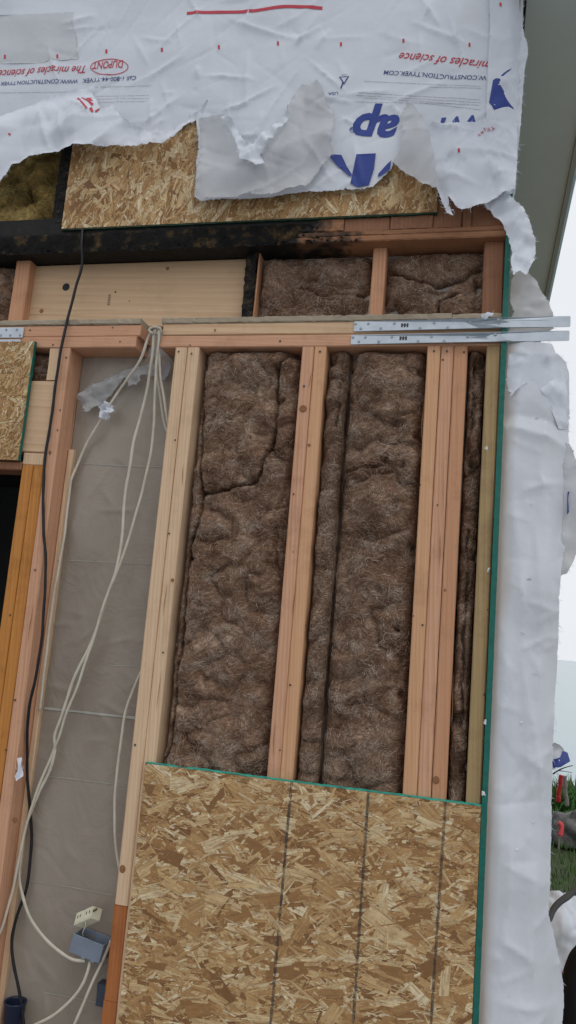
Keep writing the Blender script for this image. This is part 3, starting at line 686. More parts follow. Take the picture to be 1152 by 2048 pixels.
def scrap(name, pts, Y0, amp, mat, parent, seed, L=.05, tearamp=.003, step=.006, yfun=None):
    f = yfun or (lambda x, z: Y0 - crumple(x, z, seed, amp, L, 4) - .3 * crumple(x, z, seed + 5, amp, L * .3, 3))
    return sheet(name, tear(wz(pts, Y0), tearamp, .004, seed), f, mat, parent, step, fray=.4)
SCR = wrapmat('torn_clear_plastic', (.50, .51, .52), .45)
sc1 = scrap('plastic_scrap', [(160, 800), (175, 782), (215, 760), (255, 742), (300, 733), (345, 728), (343, 745), (332, 762), (318, 752), (288, 752), (280, 775), (262, 778), (256, 758), (240, 775), (215, 800), (195, 818), (178, 828)], .07, .012, SCR, None, 5)
tag(sc1, 'torn translucent plastic scrap under the top plate in the wiring bay', 'plastic scrap')
sc2 = scrap('plastic_scrap', [(203, 815), (215, 806), (228, 812), (231, 828), (218, 841), (204, 838), (202, 828)], .055, .018, WRAP, None, 6, .025)
tag(sc2, 'small crumpled white plastic wad behind the leftmost hanging cable', 'plastic scrap')

# ------------------------------------------------------------------ strand board panels
def clip_poly(poly, x0, x1, z0, z1):
    for ax, lim, sg in ((0, x0, 1), (0, x1, -1), (1, z0, 1), (1, z1, -1)):
        o = []
        for i in range(len(poly)):
            a, b = poly[i], poly[(i + 1) % len(poly)]; ia = (a[ax] - lim) * sg >= 0; ib = (b[ax] - lim) * sg >= 0
            if ia: o.append(a)
            if ia != ib: t = (lim - a[ax]) / (b[ax] - a[ax]); o.append(tuple(p + (q - p) * t for p, q in zip(a, b)))
        poly = o
        if len(poly) < 3: return []
    return poly
def flake_poly(L, wd, r):
    e1, e2, e3, e4 = r.uniform(-.3, .3, 4); j = r.uniform(-.12, .12, 4)
    return [(-L / 2 + e1 * wd, -wd / 2), (0, -wd / 2 * (1 + j[0])), (L / 2 + e2 * wd, -wd / 2 * (1 + j[1])), (L / 2 + e3 * wd, wd / 2 * (1 + j[2])), (.1 * L, wd / 2), (-L / 2 + e4 * wd, wd / 2 * (1 + j[3]))]
_shapes = []
def big_shapes():
    r = np.random.default_rng(5)
    for k in range(14):
        p = flake_poly(.13, r.uniform(.011, .030), r); n = len(p); V = [(a, 0, b) for a, b in p] + [(a, .0007, b) for a, b in p]
        F = [tuple(range(n))] + [(i, n + i, n + (i + 1) % n, (i + 1) % n) for i in range(n)]
        me = bpy.data.meshes.new('strand'); me.from_pydata(V, [], F); me.update(); uv = me.uv_layers.new()
        for l in me.loops: uv.data[l.index].uv = (V[l.vertex_index][0], V[l.vertex_index][2])
        me.materials.append(FLAKEO); _shapes.append(me)
big_shapes()
def board(name, label, x0, x1, z0, z1, nbig, nmed, nsm, seed, ang=0, spread=.55, size=1.0, edges=(), y1=-.0006, y0=-.0115):
    r = np.random.default_rng(seed); root = empty(name, ((x0 + x1) / 2, y1, z0)); tag(root, label, 'strand board')
    root = lumber('panel', x0, x1, y0, y1, z0, z1, OSB, root, 2, ch=.0006, bow=0)
    V = []; F = []; UV = []
    for cls, n in ((0, nmed), (1, nsm)):
        for k in range(n):
            L = (r.uniform(.03, .13) if cls == 0 else r.uniform(.006, .04)) * size; wd = (.005 + .021 * r.random() ** 2 if cls == 0 else .0012 + .005 * r.random() ** 2) * size
            a = ang + r.normal(0, spread); cx = r.uniform(x0, x1); cz = r.uniform(z0, z1); yo = y0 - .0004 - (r.uniform(0, .0012) if cls == 0 else r.uniform(.0002, .0016))
            tx, tz = r.normal(0, .012, 2); ca, sa = math.cos(a), math.sin(a)
            pl = [(cx + ca * p - sa * q, cz + sa * p + ca * q, p, q) for p, q in flake_poly(L, wd, r)]
            pl = clip_poly(pl, x0 + .0005, x1 - .0005, z0 + .0005, z1 - .0005)
            if len(pl) < 3: continue
            b = len(V); V += [(p[0], min(yo + tx * p[2] + tz * p[3], y0 - .0003), p[1]) for p in pl]; UV += [(p[2], p[3]) for p in pl]; F.append(tuple(range(b, b + len(pl))))
    o = mesh('strands', V, F, FLAKE, root); o['kind'] = 'stuff'
    uv = o.data.uv_layers.new(); li = np.zeros(len(o.data.loops), int); o.data.loops.foreach_get('vertex_index', li)
    uv.data.foreach_set('uv', np.array(UV)[li].ravel())
    for k in range(nbig):
        me = _shapes[k % len(_shapes)]; s = r.uniform(.45, 1.1) * size; o = bpy.data.objects.new('strand', me); COL.objects.link(o)
        m = .072 * s + .004
        o.location = (r.uniform(x0 + m, x1 - m), y0 - .0009 - r.uniform(.0, .0009), r.uniform(z0 + m, z1 - m)); o.scale = (s, 1, s)
        o.rotation_euler = (r.normal(0, .006), ang + r.normal(0, spread), r.normal(0, .004)); attach(o, root)
    return root
bx0 = PX(291, 1528, -.0115); bx1 = XG0 - .001; bz1 = PZ(640, 1571, -.0115)
b1 = board('sheathing_board', 'large new strand board panel with three dark vertical lines, bottom of the wall', bx0, bx1, bz1 - 1.0, bz1, 230, 2700, 12000, 1, .05, .5, 1.35)
def edge_strip(parent, lo, hi, mat, name='painted_edge'): return lumber(name, lo[0], hi[0], lo[1], hi[1], lo[2], hi[2], mat, parent, 0 if hi[0] - lo[0] > hi[2] - lo[2] else 2, ch=.0003, bow=0, rough=.0006)
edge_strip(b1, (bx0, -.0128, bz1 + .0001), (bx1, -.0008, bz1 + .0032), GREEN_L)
LINE = bpy.data.materials.new('smudged_marker'); LINE.use_nodes = True; t = LINE.node_tree; bs = t.nodes['Principled BSDF']; bs.inputs['Base Color'].default_value = (.055, .052, .05, 1); bs.inputs['Roughness'].default_value = .8
tcn = t.nodes.new('ShaderNodeTexCoord'); trn = t.nodes.new('ShaderNodeBsdfTransparent'); mxn = t.nodes.new('ShaderNodeMixShader')
t.links.new(ramp(t, noise(t, mapv(t, tcn.outputs['Object'], (120, 60, 60)), 1, 4, .7), [(.36, (.2, .2, .2)), (.64, (.75, .75, .75))]), mxn.inputs[0]); t.links.new(trn.outputs[0], mxn.inputs[1]); t.links.new(bs.outputs[0], mxn.inputs[2]); t.links.new(mxn.outputs[0], t.nodes['Material Output'].inputs[0])
for a, b in (((583, 1564), (541, 2048)), ((737, 1584), (706, 2048)), ((891, 1604), (862, 2048))):
    A, B = P(*a, -.0142), P(*b, -.0142); n = 160; V = []
    B = A + (B - A) * 1.25
    for i in range(n + 1):
        q = A + (B - A) * i / n; hw = .0036 * (1 + .6 * perlin(np.array([i / 3.]), np.array([a[0] * .7]))[0])
        V += [(q.x - hw, q.y, q.z), (q.x + hw, q.y, q.z)]
    mesh('drawn_line', V, [(2 * i, 2 * i + 1, 2 * i + 3, 2 * i + 2) for i in range(n)], LINE, b1)
ux0, ux1, uz0 = PX(122, 463, -.0115), PX(874, 424, -.0115), PZ(500, 441, -.0115)
b2 = board('sheathing_board', 'strand board strip under the torn white wrap above the burnt beam', ux0, ux1, uz0, uz0 + .40, 60, 1500, 6000, 2, 1.35, .6, 1.0)
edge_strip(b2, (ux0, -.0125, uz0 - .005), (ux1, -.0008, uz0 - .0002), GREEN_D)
lx1 = PX(69, 700, -.0115); lz0 = PZ(40, 921, -.0115); lz1 = PZ(50, 684, -.0115)
b3 = board('sheathing_board', 'small green-edged strand board at far left above the dark opening', lx1 - .6, lx1, lz0, lz1, 20, 900, 4000, 3, .9, .9, .7, y1=-.0055, y0=-.0165)
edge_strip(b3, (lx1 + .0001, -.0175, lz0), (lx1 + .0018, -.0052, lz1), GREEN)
sash = lumber('window_head_trim', lx1 - .6, lx1 + .004, .0, .09, lz0 - .028, lz0 - .001, DARKFIR, wall, 0)

# side wall sheathing, seen edge on, green paint on its front edge
side = empty('side_sheathing', (XG0, 0, 0)); tag(side, 'side wall strand board seen edge-on as a dark green vertical strip', 'strand board')
ZS1 = PZ(1014, 500, -.012)
lumber('panel', XG0, XG1, -.012, 2.4, .0, Zst + 1.2, OSB, side, 2, ch=.0005, bow=0)
lumber('painted_edge', XG0 - .0003, XG1 + .0006, -.0138, -.0121, .0, ZS1 + .3, GREEN, side, 2, ch=.0004, bow=0, rough=.00025)
for px, py in ((972, 895), (978, 1140), (970, 1445), (967, 1586)):
    a = P(px, py, -.016)
    o = mesh('foam_crumb', [(a.x + random.uniform(-.006, .006), a.y + random.uniform(-.003, .003), a.z + random.uniform(-.008, .008)) for _ in range(8)], [(0, 1, 2), (2, 3, 4), (4, 5, 6), (1, 3, 6), (0, 5, 7), (2, 6, 7)], WRAP)
    attach(o, side)

# ------------------------------------------------------------------ metal straps
def circ(cx, cz, r, n=10): return [(cx + r * math.cos(2 * math.pi * k / n), cz + r * math.sin(2 * math.pi * k / n)) for k in range(n)]
def strap(label, x0, x1, z0, z1, nails, opens, stamp, Y=-.0032, tilt=0, endholes=()):
    cz = (z0 + z1) / 2; root = empty('steel_strap', (x0, Y, cz)); tag(root, label, 'metal strap', 'steel straps along the top plate')
    ol = [(x0, z0 + .002), (x0 + .002, z0), (x1 - .002, z0), (x1, z0 + .002), (x1, z1 - .002), (x1 - .002, z1), (x0 + .002, z1), (x0, z1 - .002)]
    hf = lambda x, z: Y - .0006 * np.sin((x - x0) * 9) - .017 * sstep(XG0 - .05, XG0 - .004, x) - tilt * sstep(XG1, x1, x) + x * 0
    o = sheet('plate', ol, hf, GALV, root, .02, holes=[circ(a, b, r) for a, b, r in opens], smooth=False)
    md = o.modifiers.new('thickness', 'SOLIDIFY'); md.thickness = .0015; md.offset = 0
    for a, b in nails:
        y = float(hf(np.array([a]), np.array([b]))[0]); disc('nail', (a, y - .0008, b), .0043, NAILM, o, h=.0018, n=10)
    if stamp:
        for k in range(3):
            c = P(*stamp, Y); slab('stamp', (c.x - .010 + .008 * k, Y - .0016, c.z - .006), (c.x - .0045 + .008 * k, Y - .0012, c.z + .006), DARKM, o)
            if k: slab('stamp', (c.x - .013 + .008 * k, Y - .0016, c.z - .001), (c.x - .0105 + .008 * k, Y - .0012, c.z + .003), DARKM, o)
sx0 = PX(708, 652, -.003); sx1 = PX(1140, 654, -.012)
za = (PZ(708, 663, -.003), PZ(708, 643, -.003)); zbq = (PZ(703, 689, -.003), PZ(703, 670, -.003))
def nl(lst): return [(P(a, b, -.004).x, P(a, b, -.004).z) for a, b in lst]
def opn(lst): return [(P(a, b, -.004).x, P(a, b, -.004).z, r) for a, b, r in lst]
zfix = lambda lst, z: [(q[0], z[0] + .008 if i % 2 else z[1] - .008) + tuple(q[2:]) for i, q in enumerate(lst)]
strap('upper galvanized strap running past the corner at right', sx0, sx1, za[0], za[1],
      zfix(nl([(711, 647), (722, 651), (736, 657), (762, 648), (788, 658), (840, 657), (868, 649), (895, 656), (940, 648), (967, 657), (996, 648)]), za),
      opn([(775, 651, .0055), (1108, 647, .003), (1122, 655, .004), (1134, 648, .003)]), (809, 651), endholes=())
strap('lower galvanized strap running past the corner at right', PX(702, 680, -.003), PX(1138, 680, -.012), zbq[0], zbq[1],
      zfix(nl([(706, 674), (718, 678), (730, 685), (758, 674), (783, 685), (836, 684), (863, 675), (888, 685), (935, 674), (963, 685), (990, 675)]), zbq),
      opn([(770, 679, .0055), (1106, 673, .003), (1120, 681, .004), (1132, 674, .003)]), (806, 677))
zc = (PZ(20, 675.5, -.003), PZ(20, 655, -.003)); zd = (PZ(20, 697, -.003), PZ(20, 679, -.003))
strap('upper galvanized strap end at the left edge of the top plate', PX(-170, 665, -.003), PX(47, 664, -.003), zc[0], zc[1], zfix(nl([(-20, 660), (2, 668), (12, 662), (22, 659), (32, 668), (40, 668)]), zc), [], None)
strap('lower galvanized strap end at left, half behind the small board', PX(-170, 685, -.003), PX(41, 685, -.003), zd[0], zd[1], zfix(nl([(-20, 680), (10, 688), (25, 682)]), zd), [], None)

# ------------------------------------------------------------------ cables and electrical box
def cable(label, pts, r, mat, flat=1.0, group=None, name='cable'):
    o = tube(name, [P(a, b, y) for a, b, y in pts], r, mat, None, flat=flat); tag(o, label, 'cable', group); return o
GC = 'white cables in the wiring bay'
cable('black cable running down from the burnt beam along the left stud', [(166, 440, .01), (164, 480, -.018), (164, 530, -.006), (150, 580, -.004), (135, 640, -.010), (124, 690, -.014), (112, 760, -.010), (101, 850, -.008), (92, 900, -.008), (87, 960, -.008), (87, 1050, -.007), (91, 1120, -.007), (89, 1200, -.008), (83, 1280, -.008), (70, 1360, -.006), (58, 1420, .006), (54, 1490, .03), (55, 1560, .045), (62, 1640, .06), (62, 1700, .065), (52, 1780, .06), (33, 1835, .055), (24, 1880, .05), (27, 1930, .045), (40, 1990, .04), (50, 2070, .04)], .0045, CABK)
cable('leftmost white cable swinging from the plate gap to the pink stud', [(320, 655, .02), (312, 660, -.004), (298, 672, -.003), (283, 715, .005), (255, 758, .03), (232, 790, .045), (203, 838, .05), (172, 890, .06), (150, 940, .06), (142, 962, .055), (138, 990, .056), (130, 1060, .056), (118, 1130, .056), (104, 1215, .056), (92, 1310, .056), (80, 1420, .056)], .0047, CABW, .75, GC)
cable('white cable hanging from the gap and curving into the blue box', [(322, 656, .03), (316, 657, -.008), (308, 668, -.006), (303, 720, .01), (290, 800, .03), (268, 880, .035), (257, 950, .035), (249, 1000, .035), (245, 1060, .035), (235, 1130, .035), (217, 1185, .038), (200, 1235, .04), (185, 1280, .04), (163, 1325, .04), (143, 1370, .042), (124, 1430, .045), (109, 1470, .05), (110, 1500, .05), (100, 1540, .05), (75, 1592, .05), (52, 1650, .05), (42, 1710, .05), (39, 1755, .05), (46, 1795, .05), (60, 1835, .05), (85, 1872, .045), (115, 1900, .04), (145, 1919, .035), (170, 1922, .035)], .005, CABW, .7, GC)
cable('white cable crossing the film and leaving at the lower left picture edge', [(322, 660, .03), (318, 659, -.010), (317, 680, -.008), (312, 740, .005), (307, 850, .02), (301, 908, .025), (285, 980, .028), (265, 1050, .03), (247, 1110, .032), (229, 1155, .034), (206, 1212, .036), (192, 1262, .037), (172, 1322, .038), (152, 1380, .04), (131, 1430, .042), (118, 1475, .046), (104, 1510, .048), (70, 1592, .045), (48, 1670, .042), (35, 1735, .04), (20, 1800, .035), (0, 1865, .03), (-30, 1930, .03)], .0043, CABW, .75, GC)
cable('short white cable from the gap tucked behind the pale stud, right one', [(318, 672, .01), (319, 740, .02), (327, 790, .03), (334, 835, .04), (345, 890, .06)], .0042, CABW, .75, GC)
cable('short white cable from the gap tucked behind the pale stud, left one', [(313, 672, .012), (314, 740, .03), (320, 790, .04), (330, 850, .05), (350, 905, .065)], .0042, CABW, .75, GC)
cable('white cable looping out from behind the pale stud at mid height', [(290, 1330, .07), (278, 1352, .055), (258, 1400, .05), (248, 1440, .05), (240, 1500, .05), (232, 1560, .05), (229, 1620, .05), (231, 1680, .05), (238, 1735, .055), (252, 1790, .07)], .0043, CABW, .75, GC)
cable('white cable leaving the underside of the blue box to the left', [(180, 1922, .04), (176, 1940, .035), (163, 1972, .03), (140, 2003, .03), (105, 2032, .03), (60, 2055, .03)], .0045, CABW, .75, GC)
cable('white cable running down beside the rust brown stud', [(222, 1880, .06), (212, 1905, .045), (192, 1950, .04), (170, 2000, .035), (140, 2070, .03)], .0045, CABW, .75, GC)
wrapl = tube('cable_tie_loop', [P(306, 668, -.012), P(298, 660, -.014), P(308, 654, -.016), P(320, 657, -.016), P(322, 664, -.010), P(312, 668, -.010)], .0042, CABW); tag(wrapl, 'bent white cable loop bunched at the gap in the top plate', 'cable', GC)
def ebox():
    a = P(147, 1867, .03); b = P(207, 1891, .03); c = P(139.5, 1904, .03)
    u = (b - a); L = u.length; u.normalize(); dn = (c - a); H = dn.length; dn = (dn - u * dn.dot(u)).normalized(); n = Vector((0, 1, 0)); n = (n + Vector((.2, 0, .1))).normalized()
    root = empty('electrical_box', a); tag(root, 'open blue plastic electrical box hanging tilted beside the rust brown stud', 'electrical box')
    dep = .046; th = .0025
    def pl(name, o, e1, e2, e3):
        V = [o, o + e1, o + e1 + e2, o + e2]; V = V + [v + e3 for v in V]
        q = mesh(name, V, [(0, 1, 2, 3), (7, 6, 5, 4), (0, 4, 5, 1), (1, 5, 6, 2), (2, 6, 7, 3), (3, 7, 4, 0)], BLUEB, root); recalc(q)
        md = q.modifiers.new('bevel', 'BEVEL'); md.width = .0008; md.segments = 2; return q
    pl('side_wall', a, u * L, dn * H, n * th); pl('side_wall', a + n * dep, u * L, dn * H, n * th)
    pl('side_wall', a + n * (th + .0001), u * th, dn * H, n * (dep - th - .0002)); pl('side_wall', a + u * (L - th) + n * (th + .0001), u * th, dn * H, n * (dep - th - .0002))
    pl('base', a + dn * (H - th) + u * (th + .0001) + n * (th + .0001), u * (L - 2 * th - .0002), dn * th, n * (dep - th - .0002))
    for f in (.42, .72): pl('knockout_tab', a + u * L * f + dn * (H - .001) - n * .0008, u * .012, dn * .005, n * .002)
    pl('nail_boss', a + u * (L - .004) + dn * .008 - n * .004, u * .006, dn * (H * .75), n * .005)
    w_ = tube('pigtail_wire', [a + u * .02 + n * .02 + dn * .01, P(165, 1866, .04), P(171, 1852, .035), P(170, 1840, .035)], .0018, CABW, root); 
    tube('pigtail_wire', [a + u * .05 + n * .02 + dn * .015, a + u * .045 + n * .025 + dn * .002, a + u * .03 + n * .025 + dn * .006, a + u * .02 + n * .022 + dn * .016], .0014, BRASS, root)
    # outlet device
    c0 = P(149, 1848, .03); c1 = P(158, 1826, .03); c2 = P(183, 1815, .03); c3 = P(199, 1828, .03)
    r2 = empty('outlet', c0); tag(r2, 'ivory outlet body dangling above the blue electrical box', 'outlet')
    o = P(153, 1827, .03); e1 = P(187, 1812, .03) - o; e2 = P(147, 1851, .03) - o; L1 = e1.length; e1.normalize(); e2v = e2.normalized(); H1 = e2.length
    nn = (P(203, 1826, .03) - P(187, 1812, .03)).normalized() * .75 + Vector((0, .66, 0)); nn.normalize()
    def blk(name, o, a, b, c, m, bev=.0008):
        V = [o, o + a, o + a + b, o + b]; V = V + [v + c for v in V]; q = mesh(name, V, [(0, 1, 2, 3), (7, 6, 5, 4), (0, 4, 5, 1), (1, 5, 6, 2), (2, 6, 7, 3), (3, 7, 4, 0)], m, r2); recalc(q)
        md = q.modifiers.new('bevel', 'BEVEL'); md.width = bev; md.segments = 2; return q
    blk('body', o, e1 * L1, e2v * H1, nn * .030, IVORY)
    blk('face', o + e1 * L1 * .55 - nn * .0015, e1 * L1 * .42, e2v * H1 * .9, nn * .003, IVORY)
    blk('face', o + e1 * L1 * .05 - nn * .0015, e1 * L1 * .36, e2v * H1 * .9, nn * .003, IVORY)
    for f in (.16, .3, .66, .84): blk('slot', o + e1 * L1 * f + e2v * H1 * .28 - nn * .0019, e1 * .0026, e2v * .008, nn * .002, BLACKP, .0002)
    blk('strap', o + e1 * L1 * .995 + e2v * H1 * .3 + nn * .002, e1 * .014, e2v * .006, nn * .0016, BRASS, .0003)
    blk('screw', o + e1 * L1 * .45 - e2v * .002 + nn * .01, e1 * .006, e2v * .003, nn * .006, BRASS, .0006)
ebox()
bb = lumber('electrical_box', PX(192, 1990, .05), PX(214, 1990, .05), .05, .085, PZ(200, 2014, .05), PZ(200, 1968, .05), paint('dark_blue_box', (.05, .065, .095), .5, .3, 30, .1), None, 2, ch=.002); tag(bb, 'dark blue electrical box half hidden by the rust brown stud near the bottom', 'electrical box')
def cup():
    c = P(31, 2004, .045); r = .030; prof = [(0, -.10), (.022, -.10), (.0245, -.098), (.030, -.003), (.0325, 0), (.0325, .003), (.0285, .003), (.027, -.003), (.0225, -.094), (0, -.094)]
    V = []; n = 24; F = []
    for q, z in prof:
        for k in range(n): V.append((c.x + q * math.cos(2 * math.pi * k / n), c.y + q * math.sin(2 * math.pi * k / n), c.z + z))
    for i in range(len(prof) - 1):
        for k in range(n): F.append((i * n + k, i * n + (k + 1) % n, (i + 1) * n + (k + 1) % n, (i + 1) * n + k))
    o = mesh('pail', V, F, NAVY, None, True); recalc(o); tag(o, 'small dark blue plastic pail at the bottom left corner of the bay', 'pail')
cup()
tp = scrap('masking_tape', [(36, 1516), (44, 1514), (46, 1534), (48, 1552), (33, 1562), (31, 1552), (38, 1538)], -.004, .002, WRAP, None, 9, .02, .001, .004); tag(tp, 'bit of white tape stuck to the pink stud', 'tape')

# ------------------------------------------------------------------ white wrap: main sheet
wrap = empty('housewrap', (-.4, -.02, Zst + .4)); tag(wrap, 'torn white printed house wrap hanging over the top of the wall', 'house wrap')
zlow = PZ(500, 300, -.02)
def h_main(x, z):
    base = -.0175 - crumple(x, z, 1, .0055, .30, 6) - creases(x, z, 1, 190, (-1.5, .12, zlow - .15, zlow + .55), .0085, (.05, .30), (.004, .012)) - .003 * sstep(-.3, .5, fbm(x / .3, z / .3, 2, 5))
    lift = .016 * sstep(zlow + .10, zlow - .07, z) * (.6 + .5 * perlin(x / .15, z * 0, 8))
    corner = .05 * sstep(XG1 - .035, XG1 + .04, x)                        # turns the corner to the side wall
    return base - lift + corner
xr = PX(1046, 100, -.02)
outl = [(-40, 350), (0, 320), (28, 296), (70, 282), (140, 272), (230, 268), (310, 279), (350, 264), (392, 238), (397, 285), (393, 345), (389, 393), (402, 402), (440, 397), (478, 398), (540, 394),
        (600, 385), (660, 381), (715, 378), (745, 374), (768, 352), (782, 338), (790, 318), (830, 330), (900, 372), (960, 395), (1030, 390), (1037, 250), (1044, 100), (1048, -30), (-40, -30)]
main_sheet = sheet('sheet', tear(wzf(outl, h_main), .0022, .005, 1, (26, 27, 28, 29, 30)), h_main, WRAP, wrap, .0065, fray=.6)
# overlapping strip at the corner
def h_over(x, z): return h_main(x, z) - .0045 - .003 * (1 + perlin(x / .05, z / .08, 3)) - .003 * sstep(0, .03, x - PX(982, 100)) 
sheet('overlap_strip', tear(wzf([(978, -30), (980, 60), (976, 130), (972, 240), (1000, 262), (1034, 255), (1042, 130), (1047, -30)], h_over), .0012, .005, 2), h_over, WRAP, wrap, .008, fray=.6)
# rolled bulge where the wrap turns the corner
o = scrap('corner_fold', [(1036, 40), (1046, 60), (1048, 75), (1055, 92), (1056, 110), (1050, 135), (1046, 180), (1042, 240), (1036, 300), (1030, 390), (1020, 420), (1014, 390), (1022, 250), (1030, 130)], -.006, .010, WRAP, wrap, 12, .08, .0015)
# left lifted fold
def h_left(x, z):
    zz = PZ(100, 240, -.03)
    return h_main(x, z) - .006 - .022 * sstep(zz + .075, zz - .02, z) - crumple(x, z, 21, .020, .20, 4) * sstep(zz + .10, zz + .02, z) - creases(x, z, 2, 40, (-1.5, -.7, zlow - .1, zlow + .2), .013, (.06, .28), (.004, .012))
sheet('torn_flap', tear(wzf([(-40, 250), (30, 222), (90, 199), (150, 180), (178, 176), (190, 196), (203, 218), (228, 209), (243, 236), (290, 262), (318, 270), (360, 250), (408, 208), (422, 200), (395, 238), (352, 268), (322, 287), (230, 290), (140, 293), (68, 310), (26, 330), (2, 362), (-40, 395)], h_left), .002, .005, 3), h_left, WRAP, wrap, .0075, fray=.6)
# middle crumpled flap, its grey back side towards us
def h_mid(x, z):
    c = PX(520, 290); return h_main(x, z) - .008 - .020 * np.exp(-((x - c) / .12) ** 2) * sstep(PZ(520, 180), PZ(520, 330), z) - crumple(x, z, 33, .018, .20, 4) - creases(x, z, 3, 26, (-.85, -.35, zlow - .15, zlow + .2), .013, (.06, .28), (.004, .012))
sheet('torn_flap', tear(wzf([(398, 240), (425, 231), (447, 228), (463, 245), (472, 270), (476, 300), (500, 318), (512, 300), (530, 285), (572, 225), (585, 195), (602, 172), (634, 160), (646, 178), (652, 205), (666, 224), (668, 258), (660, 285), (668, 305), (640, 340), (610, 372), (540, 388), (470, 393), (404, 398), (392, 392), (398, 330)], h_mid), .0022, .005, 4), h_mid, WRAPB, wrap, .007, fray=.6)
def h_curl(x, z): return h_mid(x, z) - .009 - crumple(x, z, 41, .016, .07, 4)
sheet('torn_flap', tear(wzf([(440, 232), (462, 236), (475, 258), (486, 280), (505, 288), (535, 262), (572, 222), (580, 205), (576, 240), (552, 262), (532, 290), (520, 312), (530, 326), (512, 330), (497, 322), (480, 318), (474, 290), (462, 262)], h_curl), .0015, .004, 5), h_curl, WRAP, wrap, .006, fray=.6)
# right flap with its standing fin
def h_right(x, z):
    zz = PZ(900, 300, -.03); return h_main(x, z) - .008 - .022 * sstep(zz + .05, zz - .09, z) - crumple(x, z, 52, .011, .18, 4) - creases(x, z, 4, 30, (-.25, .1, zlow - .2, zlow + .1), .012, (.05, .22), (.003, .010))
sheet('torn_flap', tear(wzf([(846, 250), (868, 246), (905, 244), (960, 242), (1012, 240), (1034, 246), (1034, 320), (1030, 378), (1005, 386), (975, 406), (950, 412), (922, 419), (912, 412), (897, 394), (898, 410), (905, 432), (893, 424), (884, 404), (874, 378), (866, 330), (858, 292)], h_right), .0022, .004, 6), h_right, WRAP, wrap, .0075, fray=.6)
def h_fin(x, z):
    return h_main(x, z) - .016 - .045 * sstep(PX(790, 320), PX(850, 290), x) * sstep(PZ(820, 215), PZ(840, 330), z) - crumple(x, z, 61, .010, .14, 3) - creases(x, z, 6, 14, (-.3, -.1, zlow - .1, zlow + .15), .008)
sheet('torn_flap', tear(wzf([(815, 205), (828, 212), (846, 236), (858, 262), (866, 300), (876, 376), (842, 366), (812, 348), (786, 326), (800, 300), (806, 262), (800, 238)], h_fin), .0018, .004, 7), h_fin, WRAPB, wrap, .006, fray=.6)
# hanging shreds at the corner
def shred(label, pts, Y0, amp, seed, mat=WRAP, yf=None, L=.09, step=.007):
    o = scrap('wrap_shred', pts, Y0, amp, mat, None, seed, L, .002, step, yf); tag(o, label, 'house wrap', 'wrap shreds at the corner'); return o
shred('twisted wrap shred dangling at the corner above the metal straps', [(955, 408), (985, 396), (1012, 386), (1028, 408), (1045, 425), (1058, 448), (1070, 482), (1071, 512), (1060, 540), (1052, 556), (1040, 548), (1026, 560), (1020, 535), (1024, 510), (1016, 480), (1004, 452), (982, 430)], -.02, .022, 71, WRAP, L=.12)
shred('grey crumpled wrap shred between the dangling shred and the straps', [(1022, 566), (1040, 545), (1056, 556), (1074, 568), (1080, 590), (1096, 612), (1104, 640), (1106, 664), (1060, 672), (1018, 668), (1020, 640), (1028, 628), (1020, 610)], .05, .020, 72, WRAPB, L=.14)
shred('tiny white wrap rag lying over the strap by the corner', [(962, 632), (975, 626), (988, 628), (984, 636), (978, 634), (972, 640), (964, 638)], -.010, .006, 73, WRAP, L=.03, step=.004)

# ---- lower corner sheet
corner = empty('corner_wrap', (.1, 0, .6)); tag(corner, 'tall loose white wrap sheet standing off the right corner of the wall', 'house wrap')
def right_edge(z): return .05
def h_side(x, z):
    t = (x - XG1) / .15
    big = .035 * perlin(z / .34, z * 0 + 3.3, 4)
    return .004 - .030 * np.sin(np.clip(t, 0, 1.2) * 2.4) + .05 * sstep(.75, 1.25, t) + big * sstep(0, .5, t) - crumple(x, z, 82, .010, .30, 5) * sstep(.0, .25, t) - creases(x, z, 5, 130, (.03, .25, -.1, 2.5), .009, (.04, .18), (.004, .012)) * sstep(.0, .25, t) - creases(x, z, 15, 46, (.06, .24, -.1, 2.5), .011, (.25, .8), (.006, .018), (1.57, .12)) * sstep(.0, .2, t) - .014 * np.exp(-np.abs(z - PZ(1070, 865) + .3 * (x - .1)) / .02) + .012 * np.exp(-np.abs(z - PZ(1070, 835) + .2 * (x - .1)) / .03)
so_ = [(1016, 690), (1060, 683), (1104, 688), (1112, 706), (1132, 724), (1138, 745), (1139, 800), (1137, 870), (1139, 930), (1141, 985), (1134, 1040), (1130, 1090), (1122, 1145), (1119, 1190), (1117, 1260), (1114, 1340), (1109, 1400), (1107, 1470),
       (1105, 1540), (1103, 1600), (1103, 1660), (1101, 1720), (1100, 1780), (1097, 1830), (1106, 1858), (1112, 1890), (1121, 1930), (1127, 1970), (1128, 2010), (1123, 2060), (1110, 2160), (940, 2170), (947, 2060), (956, 1900), (963, 1740), (972, 1580), (979, 1440), (985, 1300), (992, 1150), (1000, 950), (1006, 800)]
sheet('sheet', tear(wzf(so_, h_side), .0016, .006, 8, tuple(range(31, 42))), h_side, WRAPS, corner, .007, fray=.6)
sheet('torn_flap', tear(wz([(1018, 700), (1060, 706), (1098, 712), (1128, 726), (1137, 760), (1137, 845), (1120, 850), (1090, 792), (1066, 758), (1040, 772), (1022, 790), (1014, 760)], -.03), .002, .005, 9), lambda x, z: h_side(x, z) + .006 - crumple(x, z, 91, .010, .12, 4), WRAP, corner, .007, fray=.6)
sheet('torn_flap', tear(wz([(1128, 880), (1142, 884), (1160, 930), (1168, 1000), (1166, 1080), (1150, 1118), (1136, 1145), (1120, 1152), (1124, 1100), (1130, 1000)], .0), .002, .005, 10), lambda x, z: .03 - crumple(x, z, 95, .015, .12, 4), WRAPB, corner, .007, fray=.6)
def patch(name, pts, hf, mat, parent, off=.0013, sub=.012):
    """flat print laid over a cloth surface"""
    A = wzf(pts, hf); o = sheet(name, A, lambda x, z: hf(x, z) - off, mat, parent, sub, smooth=True); return o
